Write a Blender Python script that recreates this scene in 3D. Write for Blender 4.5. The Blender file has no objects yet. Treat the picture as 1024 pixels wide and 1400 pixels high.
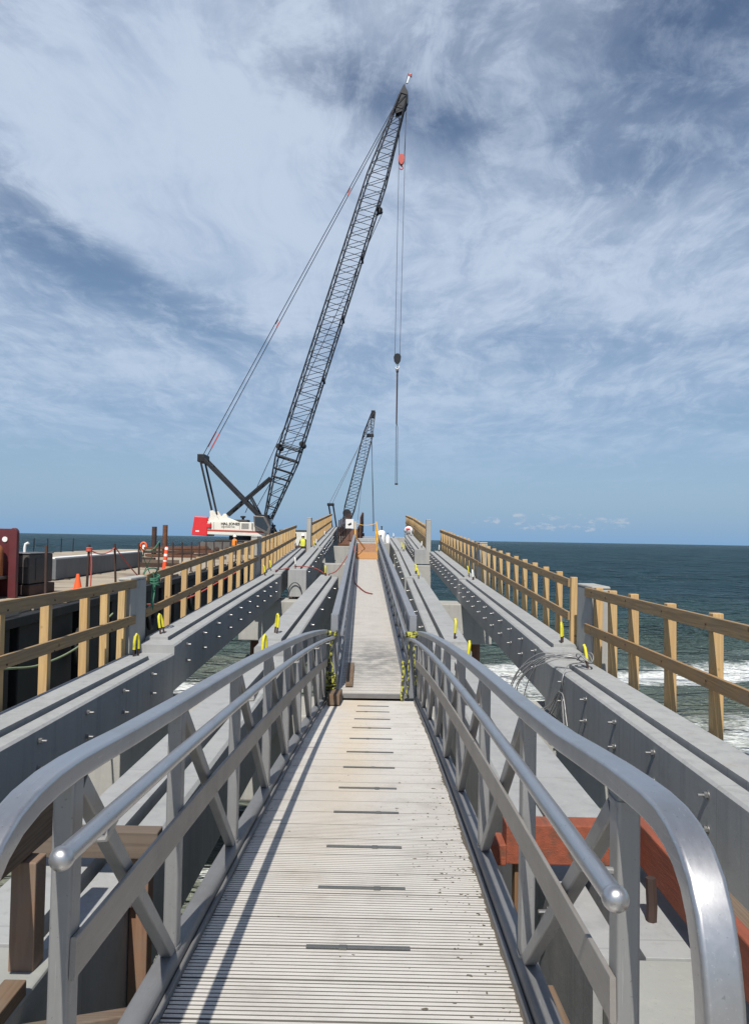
import bpy, math, random
from mathutils import Vector, Matrix, noise
random.seed(7)
R = math.radians
scene = bpy.context.scene
COL = scene.collection

# ------------------------------------------------------------------ camera
cam_d = bpy.data.cameras.new("camera")
cam = bpy.data.objects.new("camera", cam_d)
COL.objects.link(cam)
scene.camera = cam
cam_d.sensor_fit = 'VERTICAL'
cam_d.sensor_height = 36.0
cam_d.lens = 1055.0 / 1400.0 * 36.0
cam_d.clip_start = 0.05
cam_d.clip_end = 40000
PITCH, YAW, ROLL = R(1.984), R(0.485), R(0.987)
fw = Vector((-math.sin(YAW) * math.cos(PITCH), math.cos(YAW) * math.cos(PITCH), math.sin(PITCH)))
r0 = Vector((math.cos(YAW), math.sin(YAW), 0))
u0 = r0.cross(fw)
cr = r0 * math.cos(ROLL) + u0 * math.sin(ROLL)
cu = u0 * math.cos(ROLL) - r0 * math.sin(ROLL)
cam.matrix_world = Matrix(((cr.x, cu.x, -fw.x, 0), (cr.y, cu.y, -fw.y, 0), (cr.z, cu.z, -fw.z, 0), (0, 0, 0, 1)))

# ------------------------------------------------------------------ sun, sky, exposure
SUN_DIR = Vector((.039, .290, -.405)).normalized()
sd = bpy.data.lights.new("sun", 'SUN')
sd.energy = 5.0
sd.angle = R(0.5)
sd.color = (1.0, .955, .88)
sun = bpy.data.objects.new("sun", sd)
COL.objects.link(sun)
sun.rotation_euler = SUN_DIR.to_track_quat('-Z', 'Y').to_euler()
SUN_EL = math.asin(-SUN_DIR.z)
SUN_ROT = math.atan2(-SUN_DIR.x, -SUN_DIR.y)

scene.view_settings.view_transform = 'Standard'
scene.view_settings.look = 'None'
scene.view_settings.exposure = 0.1
scene.view_settings.gamma = 1.0


class NT:
    """small helper for node graphs"""
    def __init__(s, tree):
        s.t = tree
        tree.nodes.clear()

    def n(s, typ, **kw):
        nd = s.t.nodes.new(typ)
        for k, v in kw.items():
            setattr(nd, k, v)
        return nd

    def link(s, a, b):
        s.t.links.new(a, b)

    def setin(s, sock, v):
        if hasattr(v, 'is_output') or isinstance(v, bpy.types.NodeSocket):
            s.t.links.new(v, sock)
        else:
            sock.default_value = v

    def math(s, op, a, b=None, c=None, clamp=False):
        nd = s.n('ShaderNodeMath', operation=op, use_clamp=clamp)
        s.setin(nd.inputs[0], a)
        if b is not None:
            s.setin(nd.inputs[1], b)
        if c is not None:
            s.setin(nd.inputs[2], c)
        return nd.outputs[0]

    def mix(s, f, a, b, typ='MIX'):
        nd = s.n('ShaderNodeMix', data_type='RGBA', blend_type=typ)
        s.setin(nd.inputs[0], f)
        s.setin(nd.inputs[6], a)
        s.setin(nd.inputs[7], b)
        return nd.outputs[2]

    def ramp(s, f, stops, interp='LINEAR'):
        nd = s.n('ShaderNodeValToRGB')
        cr_ = nd.color_ramp
        cr_.interpolation = interp
        while len(cr_.elements) < len(stops):
            cr_.elements.new(.5)
        for e, (p, c) in zip(cr_.elements, stops):
            e.position = p
            e.color = (c, c, c, 1) if not isinstance(c, (tuple, list)) else (c[0], c[1], c[2], 1)
        s.setin(nd.inputs[0], f)
        return nd.outputs[0]

    def smooth(s, x, lo, hi):
        nd = s.n('ShaderNodeMapRange', interpolation_type='SMOOTHSTEP')
        s.setin(nd.inputs[0], x)
        nd.inputs[1].default_value = lo
        nd.inputs[2].default_value = hi
        return nd.outputs[0]

    def noise(s, vec, scale, detail=4, rough=.55, dist=0.0):
        nd = s.n('ShaderNodeTexNoise')
        if vec is not None:
            s.setin(nd.inputs['Vector'], vec)
        nd.inputs['Scale'].default_value = scale
        nd.inputs['Detail'].default_value = detail
        nd.inputs['Roughness'].default_value = rough
        nd.inputs['Distortion'].default_value = dist
        return nd.outputs[0]

    def comb(s, x, y, z):
        nd = s.n('ShaderNodeCombineXYZ')
        s.setin(nd.inputs[0], x)
        s.setin(nd.inputs[1], y)
        s.setin(nd.inputs[2], z)
        return nd.outputs[0]

    def mapping(s, vec, scale=(1, 1, 1), rot=(0, 0, 0), loc=(0, 0, 0)):
        nd = s.n('ShaderNodeMapping')
        s.setin(nd.inputs[0], vec)
        nd.inputs[1].default_value = loc
        nd.inputs[2].default_value = rot
        nd.inputs[3].default_value = scale
        return nd.outputs[0]


def build_world():
    w = bpy.data.worlds.new("World")
    scene.world = w
    w.use_nodes = True
    g = NT(w.node_tree)
    out = g.n('ShaderNodeOutputWorld')
    bg = g.n('ShaderNodeBackground')
    bg.inputs[1].default_value = 0.07
    g.link(bg.outputs[0], out.inputs[0])
    sky = g.n('ShaderNodeTexSky', sky_type='NISHITA')
    sky.sun_disc = False
    sky.sun_elevation = SUN_EL
    sky.sun_rotation = SUN_ROT
    sky.altitude = 0
    sky.air_density = 1.0
    sky.dust_density = 0.6
    sky.ozone_density = 2.2
    tc = g.n('ShaderNodeTexCoord')
    sep = g.n('ShaderNodeSeparateXYZ')
    g.link(tc.outputs['Generated'], sep.inputs[0])
    dx, dy, dz = sep.outputs
    az = g.math('ARCTAN2', dx, dy)             # radians, 0 = out to sea
    el = g.math('ARCSINE', dz)
    # cirrus lives on a flat layer: direction -> point on the layer
    zz = g.math('ADD', g.math('MAXIMUM', dz, 0.0), 0.12)
    px = g.math('DIVIDE', dx, zz)
    py = g.math('DIVIDE', dy, zz)
    lay = g.comb(px, py, 0.0)
    # soft large sheets
    warp = g.n('ShaderNodeTexNoise')
    g.link(lay, warp.inputs['Vector'])
    warp.inputs['Scale'].default_value = 1.1
    warp.inputs['Detail'].default_value = 3
    wv = g.n('ShaderNodeVectorMath', operation='SUBTRACT')
    g.link(warp.outputs['Color'], wv.inputs[0])
    wv.inputs[1].default_value = (.5, .5, .5)
    ws = g.n('ShaderNodeVectorMath', operation='SCALE')
    g.link(wv.outputs[0], ws.inputs[0])
    ws.inputs['Scale'].default_value = .55
    wa = g.n('ShaderNodeVectorMath', operation='ADD')
    g.link(lay, wa.inputs[0])
    g.link(ws.outputs[0], wa.inputs[1])
    lw = wa.outputs[0]
    big = g.noise(g.mapping(lw, (.8, 1.25, 1), (0, 0, R(24)), (2.3, 1.1, 0)), 1.15, 6, .56)
    streak = g.noise(g.mapping(lw, (2.6, .55, 1), (0, 0, R(-38)), (0, 3, 0)), 1.7, 7, .62, .35)
    fine = g.noise(g.mapping(lw, (1.6, 1.2, 1), (0, 0, R(-38)), (5, 0, 0)), 5.5, 6, .65, .2)

    def blob(a, e, sa, se, rot=0.0):
        x = g.math('SUBTRACT', az, R(a))
        y = g.math('SUBTRACT', el, R(e))
        c_, s_ = math.cos(R(rot)), math.sin(R(rot))
        xr = g.math('ADD', g.math('MULTIPLY', x, c_), g.math('MULTIPLY', y, s_))
        yr = g.math('SUBTRACT', g.math('MULTIPLY', y, c_), g.math('MULTIPLY', x, s_))
        xx = g.math('POWER', g.math('ABSOLUTE', g.math('DIVIDE', xr, R(sa))), 2.0)
        yy = g.math('POWER', g.math('ABSOLUTE', g.math('DIVIDE', yr, R(se))), 2.0)
        return g.math('EXPONENT', g.math('MULTIPLY', g.math('ADD', xx, yy), -1.0))

    cov = g.math('MULTIPLY', g.math('SUBTRACT', big, .5), .85)
    cov = g.math('ADD', cov, g.math('MULTIPLY', g.math('SUBTRACT', streak, .5), .78))
    cov = g.math('ADD', cov, g.math('MULTIPLY', g.math('SUBTRACT', fine, .5), .30))
    # thin combed wisps
    rn = g.noise(g.mapping(lw, (3.4, .8, 1), (0, 0, R(-46)), (1, 7, 0)), 3.0, 7, .66, .5)
    ridge = g.math('SUBTRACT', 1.0, g.math('ABSOLUTE', g.math('MULTIPLY', g.math('SUBTRACT', rn, .5), 5.0)), clamp=True)
    cov = g.math('ADD', cov, g.math('MULTIPLY', g.math('MULTIPLY', ridge, g.smooth(fine, .42, .62)), .17))
    cov = g.math('ADD', cov, .49)
    for a, e, sa, se, rot, amp in BLOBS:
        cov = g.math('ADD', cov, g.math('MULTIPLY', blob(a, e, sa, se, rot), amp))
    cov = g.math('MULTIPLY', g.smooth(cov, -.05, 1.0), .95)
    cov = g.math('MULTIPLY', cov, g.smooth(el, R(1.2), R(9)))
    # cirrus only over the sea; cleared out of view to lower the ambient light
    cov = g.math('MULTIPLY', cov, g.smooth(dy, -.15, .45))
    cov = g.math('MULTIPLY', cov, g.math('SUBTRACT', 1.0, g.math('MULTIPLY', g.smooth(el, R(40), R(58)), .85)))
    # small cumulus low over the sea on the right
    cv = g.comb(g.math('MULTIPLY', az, 30.0), g.math('MULTIPLY', el, 60.0), 0.0)
    cum = g.noise(cv, 1.6, 5, .6)
    band = blob(13, 1.45, 8, .75)
    cum = g.smooth(g.math('ADD', cum, g.math('MULTIPLY', g.math('SUBTRACT', band, 1.0), .30)), .44, .60)
    cum = g.math('MULTIPLY', cum, .75)
    # the clear sky, a little deeper than the model's
    skc = g.mix(1.0, sky.outputs[0], (SKY_TINT[0], SKY_TINT[1], SKY_TINT[2], 1), 'MULTIPLY')
    # cloud brightness: lit ice, thicker middle greyer
    tex = g.math('ADD', g.math('ADD', g.math('MULTIPLY', big, .5), g.math('MULTIPLY', g.math('SUBTRACT', ridge, .35), .06)), g.math('ADD', g.math('MULTIPLY', streak, .3), g.math('MULTIPLY', fine, .2)))
    shade = g.mix(g.smooth(tex, .38, .62), (5.3, 6.7, 9.0, 1), (7.6, 8.8, 10.7, 1))
    c1 = g.mix(cov, skc, shade)
    # pale moist air just over the sea
    hz = g.math('EXPONENT', g.math('MULTIPLY', g.math('MAXIMUM', el, 0.0), -7.0))
    c2 = g.mix(g.math('MULTIPLY', hz, .95), c1, (2.9, 5.3, 8.5, 1))
    c2 = g.mix(cum, c2, (6.6, 7.6, 8.8, 1))
    g.link(c2, bg.inputs[0])


SKY_TINT = (1.22, 1.18, 1.18)
# az, el, size az, size el, rotation, amount  (degrees)
BLOBS = [
    (-17, 27, 13, 10, 0, .50),
    (-12, 19.5, 13, 4.5, -14, .42),
    (4, 21, 12, 5, 5, .30),
    (20, 17, 9, 6, 15, .28),
    (-23, 19.5, 10, 2.2, -24, -.62),
    (-14, 15.6, 11, 2.0, -14, -.32),
    (-22, 12.0, 12, 2.6, 0, .18),
    (-4, 31.0, 7, 2.0, -6, -.40),
    (4, 28.6, 6, 1.6, -10, -.26),
    (22, 33, 7, 4, 0, -.44),
    (19, 24.5, 8, 3, 20, -.20),
    (24, 8.5, 5, 1.4, 0, -.35),
    (12, 13.2, 12, 1.6, 4, -.22),
    (-24, 4, 8, 2.0, 0, -.35),
    (2, 8, 26, 3.5, 0, .14),
]
build_world()

# ------------------------------------------------------------------ materials
def new_mat(name):
    m = bpy.data.materials.new(name)
    m.use_nodes = True
    g = NT(m.node_tree)
    out = g.n('ShaderNodeOutputMaterial')
    b = g.n('ShaderNodeBsdfPrincipled')
    g.link(b.outputs[0], out.inputs[0])
    geo = g.n('ShaderNodeNewGeometry')
    return m, g, b, geo.outputs['Position']


def bump(g, b, h, strength, dist=.01):
    nd = g.n('ShaderNodeBump')
    nd.inputs['Strength'].default_value = strength
    nd.inputs['Distance'].default_value = dist
    g.link(h, nd.inputs['Height'])
    g.link(nd.outputs[0], b.inputs['Normal'])


def c4(c, k=1.0):
    return (c[0] * k, c[1] * k, c[2] * k, 1)


def simple(name, col, rough=.6, metal=0.0, var=.18, scale=6.0, bmp=.1, stain=None, stain_amt=.4, stain_scale=1.3, stretch=(1, 1, 1)):
    m, g, b, pos = new_mat(name)
    p = g.mapping(pos, stretch)
    n1 = g.noise(p, scale, 6, .6)
    c = g.mix(n1, c4(col, 1 - var), c4(col, 1 + var))
    if stain:
        n2 = g.smooth(g.noise(p, stain_scale, 7, .65), .5, .72)
        c = g.mix(g.math('MULTIPLY', n2, stain_amt), c, c4(stain))
    g.setin(b.inputs['Base Color'], c)
    b.inputs['Metallic'].default_value = metal
    rr = g.math('ADD', g.math('MULTIPLY', n1, .25), rough - .12)
    g.setin(b.inputs['Roughness'], rr)
    if bmp:
        bump(g, b, g.noise(p, scale * 5, 5, .6), bmp)
    return m


def concrete(name, col, streaks=.25, panel=True):
    m, g, b, pos = new_mat(name)
    n1 = g.noise(pos, .9, 6, .6)
    n2 = g.noise(pos, 9, 6, .7)
    n3 = g.noise(g.mapping(pos, (3.2, 3.2, .25)), 2.0, 5, .6)
    n4 = g.noise(pos, 55, 3, .6)
    c = g.mix(n1, c4(col, .76), c4(col, 1.18))
    c = g.mix(g.math('MULTIPLY', g.smooth(n3, .46, .72), streaks), c, c4((col[0] * .60, col[1] * .62, col[2] * .64)))
    c = g.mix(g.math('MULTIPLY', g.smooth(n2, .54, .72), .34), c, c4((col[0] * 1.3, col[1] * 1.28, col[2] * 1.22)))
    blot = g.smooth(g.noise(pos, 3.3, 7, .72, .6), .57, .70)
    c = g.mix(g.math('MULTIPLY', blot, .35), c, c4((col[0] * .66, col[1] * .66, col[2] * .63)))
    # form joints every 2.4 m
    sp = g.n('ShaderNodeSeparateXYZ')
    g.link(pos, sp.inputs[0])
    fj = g.math('ABSOLUTE', g.math('SUBTRACT', g.math('FRACT', g.math('DIVIDE', sp.outputs[1], 2.4)), .5))
    c = g.mix(g.math('MULTIPLY', g.math('SUBTRACT', 1.0, g.smooth(fj, .001, .004)), .35), c, c4(col, .5))
    pits = g.smooth(n4, .66, .75)
    c = g.mix(g.math('MULTIPLY', pits, .45), c, c4(col, .45))
    drip = g.smooth(g.noise(g.mapping(pos, (9, 9, .35)), 1.6, 5, .65), .56, .70)
    c = g.mix(g.math('MULTIPLY', drip, streaks * .55), c, c4((col[0] * .52, col[1] * .50, col[2] * .46)))
    rust = g.math('MULTIPLY', g.smooth(g.noise(g.mapping(pos, (1, 1, .3)), 1.9, 6, .72), .60, .74), .34)
    c = g.mix(rust, c, c4((.28, .22, .15)))
    g.setin(b.inputs['Base Color'], c)
    b.inputs['Roughness'].default_value = .82
    b.inputs['Specular IOR Level'].default_value = .3
    bump(g, b, g.math('ADD', n2, g.math('MULTIPLY', n4, .6)), .25, .008)
    return m


def wood(name, col, dark, axis, weather=None, wamt=.3):
    m, g, b, pos = new_mat(name)
    st = {'X': (.06, 1, 1), 'Y': (1, .06, 1), 'Z': (1, 1, .06)}[axis]
    p = g.mapping(pos, st)
    oi = g.n('ShaderNodeObjectInfo')
    rnd = oi.outputs['Random']
    off = g.n('ShaderNodeVectorMath', operation='ADD')
    g.link(p, off.inputs[0])
    g.link(g.comb(rnd, g.math('MULTIPLY', rnd, 7.0), rnd), off.inputs[1])
    p = off.outputs[0]
    wv = g.n('ShaderNodeTexWave', wave_type='RINGS', rings_direction=axis)
    g.link(p, wv.inputs['Vector'])
    wv.inputs['Scale'].default_value = 22
    wv.inputs['Distortion'].default_value = 9
    wv.inputs['Detail'].default_value = 3
    wv.inputs['Detail Scale'].default_value = .9
    gr = g.math('MULTIPLY', wv.outputs['Fac'], .5)
    gr = g.math('ADD', gr, g.math('MULTIPLY', g.noise(p, 60, 4, .6), .5))
    c = g.mix(gr, c4(dark), c4(col))
    c = g.mix(g.math('MULTIPLY', g.math('MAXIMUM', g.math('SUBTRACT', rnd, .2), 0.0), .62), c, c4((col[0] * .72, col[1] * .6, col[2] * .5)))
    vk = g.n('ShaderNodeTexVoronoi')
    g.link(g.mapping(pos, (2.6, 2.6, 2.6)), vk.inputs['Vector'])
    vk.inputs['Scale'].default_value = 1.6
    knot = g.math('SUBTRACT', 1.0, g.smooth(vk.outputs['Distance'], .05, .13))
    c = g.mix(g.math('MULTIPLY', knot, .75), c, c4((dark[0] * .4, dark[1] * .35, dark[2] * .3)))
    if weather:
        c = g.mix(g.math('MULTIPLY', g.smooth(g.noise(pos, 2.5, 5, .6), .35, .7), wamt), c, c4(weather))
    g.setin(b.inputs['Base Color'], c)
    b.inputs['Roughness'].default_value = .75
    b.inputs['Specular IOR Level'].default_value = .25
    bump(g, b, gr, .25, .004)
    return m


def aluminium(name, col, rough=.35, metal=.85, brush='Y', scuff=.3):
    m, g, b, pos = new_mat(name)
    st = {'X': (.04, 1, 1), 'Y': (1, .04, 1), 'Z': (1, 1, .04)}[brush]
    n1 = g.noise(g.mapping(pos, st), 60, 4, .6)
    n2 = g.noise(pos, 2.2, 6, .65)
    n3 = g.noise(pos, 14, 5, .65)
    c = g.mix(n1, c4(col, .86), c4(col, 1.08))
    c = g.mix(g.math('MULTIPLY', g.smooth(n2, .45, .7), scuff), c, c4((col[0] * .66, col[1] * .63, col[2] * .60)))
    c = g.mix(g.math('MULTIPLY', g.smooth(n3, .6, .75), scuff * .6), c, c4((col[0] * 1.25, col[1] * 1.25, col[2] * 1.25)))
    scr = g.smooth(g.noise(g.mapping(pos, (30, 1.2, 30) if brush == 'Y' else (30, 30, 1.2)), 6, 3, .7), .60, .70)
    c = g.mix(g.math('MULTIPLY', scr, .35), c, c4((col[0] * 1.45, col[1] * 1.45, col[2] * 1.45)))
    dots = g.smooth(g.noise(pos, 120, 2, .5), .68, .74)
    c = g.mix(g.math('MULTIPLY', dots, .5), c, c4(col, .45))
    g.setin(b.inputs['Base Color'], c)
    b.inputs['Metallic'].default_value = metal
    r_ = g.math('ADD', g.math('MULTIPLY', n2, .3), rough - .12)
    r_ = g.math('ADD', r_, g.math('MULTIPLY', n1, .1))
    g.setin(b.inputs['Roughness'], r_)
    bump(g, b, n1, .06, .002)
    return m


def deck_mat(name, col, dirt, dirt_amt, worn_at=None):
    m, g, b, pos = new_mat(name)
    n1 = g.noise(g.mapping(pos, (.5, 5, 1)), 5, 5, .6)
    n2 = g.noise(pos, 3.0, 7, .68)
    n3 = g.noise(pos, 34, 5, .7)
    c = g.mix(n1, c4(col, .86), c4(col, 1.1))
    c = g.mix(g.math('MULTIPLY', g.smooth(n2, .42, .75), dirt_amt), c, c4(dirt))
    c = g.mix(g.math('MULTIPLY', g.smooth(n3, .62, .78), dirt_amt * .9), c, c4((dirt[0] * .5, dirt[1] * .5, dirt[2] * .5)))
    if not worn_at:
        # warm glare painted into the deck colour, left of the middle
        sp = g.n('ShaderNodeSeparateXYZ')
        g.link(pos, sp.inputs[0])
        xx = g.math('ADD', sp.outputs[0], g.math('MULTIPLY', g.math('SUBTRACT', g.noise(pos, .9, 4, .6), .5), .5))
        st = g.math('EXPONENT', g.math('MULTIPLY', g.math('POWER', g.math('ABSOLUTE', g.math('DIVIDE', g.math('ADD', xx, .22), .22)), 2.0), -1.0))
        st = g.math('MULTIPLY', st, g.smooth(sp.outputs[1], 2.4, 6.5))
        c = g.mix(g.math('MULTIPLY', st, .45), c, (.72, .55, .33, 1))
    if worn_at:
        # a trodden grey patch at the foot of the ramp
        d = g.n('ShaderNodeVectorMath', operation='DISTANCE')
        g.link(g.mapping(pos, (1, .42, 0)), d.inputs[0])
        d.inputs[1].default_value = (worn_at[0], worn_at[1] * .42, 0)
        k = g.math('SUBTRACT', 1.0, g.smooth(d.outputs['Value'], .15, 1.0))
        k = g.math('MULTIPLY', k, g.smooth(n2, .3, .62))
        c = g.mix(g.math('MULTIPLY', k, .75), c, c4((.17, .17, .165)))
    g.setin(b.inputs['Base Color'], c)
    b.inputs['Metallic'].default_value = .25
    b.inputs['Roughness'].default_value = .5
    bump(g, b, n3, .1, .003)
    return m


M = {}
M['concrete'] = concrete('concrete', (.325, .332, .33), .4)
M['concrete_cap'] = concrete('concrete_cap', (.37, .365, .34), .35)
M['joint_concrete'] = concrete('joint_concrete', (.40, .395, .36), .1)
M['slab'] = concrete('slab_concrete', (.30, .305, .285), .1)
M['shaded_concrete'] = concrete('shaded_concrete', (.15, .155, .16), .4)  # shade on the barge beam's side, put into its base colour
M['post_wood'] = wood('post_wood', (.64, .45, .22), (.40, .255, .105), 'Z', (.40, .30, .18), .35)
M['rail_wood'] = wood('rail_wood', (.40, .27, .135), (.22, .145, .075), 'Y', (.24, .19, .13), .5)
M['old_wood'] = wood('old_wood', (.26, .155, .085), (.13, .075, .04), 'Z', (.16, .12, .09), .4)
M['old_red'] = wood('old_red_timber', (.29, .175, .115), (.16, .09, .058), 'Z', (.20, .16, .125), .75)
M['old_board'] = wood('old_board', (.21, .145, .095), (.10, .068, .045), 'Y', (.17, .15, .12), .5)
M['old_board_x'] = wood('old_board_x', (.17, .125, .09), (.085, .06, .045), 'X', (.15, .13, .11), .5)
M['red_board'] = simple('red_painted_wood', (.24, .064, .031), .78, 0, .5, 8, .5, (.10, .055, .036), .95, 4.5, (2.5, .5, 3.5))
M['alu'] = aluminium('aluminium', (.53, .53, .535), .30, .9, 'Y', .45)
M['alu_v'] = aluminium('aluminium_post', (.34, .338, .332), .5, .6, 'Z')
M['alu_dull'] = aluminium('aluminium_dull', (.25, .25, .25), .55, .5, 'Y', .5)
M['alu_mid'] = aluminium('aluminium_flat_bar', (.35, .325, .295), .5, .5, 'Y', .35)
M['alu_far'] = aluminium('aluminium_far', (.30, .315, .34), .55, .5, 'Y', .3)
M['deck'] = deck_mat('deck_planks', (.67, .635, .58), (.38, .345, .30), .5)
M['deck_far'] = deck_mat('deck_planks_far', (.70, .655, .59), (.44, .41, .36), .5, (-.12, 12.6, 0))
M['groove'] = simple('dirty_shaded_groove', (.16, .15, .135), .9, 0, .3, 9, .1)  # groove shade painted in along with the dirt
M['cleat'] = simple('cleat_rubber', (.10, .105, .105), .5, .2, .2, 30)
M['bolt'] = simple('galvanised_bolt', (.42, .42, .41), .4, .9, .15, 40, 0)
M['rust'] = simple('rusted_steel', (.13, .06, .035), .85, .2, .4, 12, .4, (.27, .11, .04), .6, 5)
M['dark_rust'] = simple('dark_rusted_steel', (.055, .034, .028), .8, .2, .4, 5, .3, (.14, .06, .035), .5, 1.5)
M['orange_rust'] = simple('orange_rust', (.30, .10, .035), .8, .1, .35, 6, .3, (.12, .05, .03), .6, 2)
M['yellow'] = simple('yellow_sleeve', (.66, .60, .035), .55, 0, .15, 12, .05, (.26, .23, .07), .6, 9)
M['white_sleeve'] = simple('white_sleeve', (.74, .74, .70), .5, 0, .1, 12, .05)
M['dark_steel'] = simple('dark_steel', (.014, .016, .020), .55, .3, .35, 3, .1, (.06, .05, .045), .5, 1.5)
M['hull'] = simple('barge_hull', (.013, .014, .015), .7, .1, .4, 1.2, .2, (.05, .032, .024), .6, .7, (1, 1, .35))
M['barge_deck'] = simple('barge_deck', (.34, .29, .22), .9, 0, .3, .8, .3, (.13, .09, .065), .8, .35)
M['cream'] = simple('cream_paint', (.70, .68, .60), .45, 0, .06, 3, .03, (.42, .36, .28), .35, 1.2)
M['red'] = simple('red_paint', (.62, .03, .035), .4, 0, .12, 3, .03)
M['red_stripe'] = simple('red_stripe', (.42, .06, .04), .5, 0, .1, 3, 0)
M['hook_red'] = simple('hook_red', (.48, .07, .05), .5, 0, .2, 3, .05)
M['maroon'] = simple('maroon_steel', (.10, .016, .019), .55, 0, .25, 3, .1, (.08, .03, .03), .6, 2)
M['glass'] = simple('cab_glass', (.03, .04, .05), .12, 0, .1, 3, 0)
M['track_grey'] = simple('track_steel', (.16, .15, .14), .5, .5, .3, 4, .2, (.07, .05, .04), .6, 2)
M['cable'] = simple('wire_rope', (.06, .065, .075), .5, .5, .1, 5, 0)
M['cable_light'] = simple('grey_cable', (.32, .32, .32), .45, .4, .15, 20, 0)
M['orange'] = simple('orange_plastic', (.85, .12, .03), .5, 0, .06, 5, 0)
M['white'] = simple('white_paint', (.78, .78, .76), .5, 0, .06, 5, 0)
M['ply'] = wood('orange_plywood', (.52, .29, .13), (.40, .21, .08), 'X')
M['rubble'] = simple('brown_rubble', (.30, .16, .09), .9, 0, .4, 8, .6, (.14, .08, .05), .6, 4)
M['yellow_paint'] = simple('yellow_paint', (.72, .40, .04), .5, 0, .15, 4, .05)
M['red_hose'] = simple('red_hose', (.26, .045, .035), .5, 0, .1, 8, 0)
M['green_rope'] = simple('green_rope', (.055, .19, .12), .8, 0, .25, 40, .2)
M['red_rope'] = simple('red_rope', (.55, .10, .07), .8, 0, .25, 40, .2)
M['pale_rope'] = simple('pale_green_rope', (.20, .26, .15), .8, 0, .25, 40, .2)
M['charcoal'] = simple('charcoal_sheet', (.052, .05, .05), .6, .2, .3, 5, .1, (.12, .085, .06), .5, 2.5)
M['black'] = simple('black_paint', (.015, .015, .016), .6, 0, .2, 5, 0)
M['vest_orange'] = simple('orange_vest', (.85, .25, .03), .8, 0, .1, 12, .1)
M['vest_yellow'] = simple('yellow_vest', (.70, .72, .08), .8, 0, .1, 12, .1)
M['navy'] = simple('navy_cloth', (.03, .035, .05), .9, 0, .15, 12, .1)
M['skin'] = simple('skin', (.42, .23, .15), .6, 0, .06, 12, 0)
M['mud'] = simple('dried_mud', (.10, .085, .065), .95, 0, .3, 20, .3)


def tape_mat():
    m, g, b, pos = new_mat('yellow_black_rope')
    wv = g.n('ShaderNodeTexNoise')
    g.link(pos, wv.inputs['Vector'])
    wv.inputs['Scale'].default_value = 22
    k = g.smooth(wv.outputs[0], .46, .54)
    g.setin(b.inputs['Base Color'], g.mix(k, (.42, .42, .06, 1), (.05, .05, .03, 1)))
    b.inputs['Roughness'].default_value = .7
    return m


M['tape'] = tape_mat()


def band_mat():
    """orange marker with white reflective bands"""
    m, g, b, pos = new_mat('banded_marker')
    tc = g.n('ShaderNodeTexCoord')
    s = g.n('ShaderNodeSeparateXYZ')
    g.link(tc.outputs['Object'], s.inputs[0])
    f = g.math('FRACT', g.math('MULTIPLY', s.outputs[2], 3.6))
    k = g.math('MULTIPLY', g.math('GREATER_THAN', f, .62), g.math('GREATER_THAN', s.outputs[2], .5))
    g.setin(b.inputs['Base Color'], g.mix(k, (.85, .10, .03, 1), (.8, .8, .78, 1)))
    b.inputs['Roughness'].default_value = .5
    return m


M['banded'] = band_mat()


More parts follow.
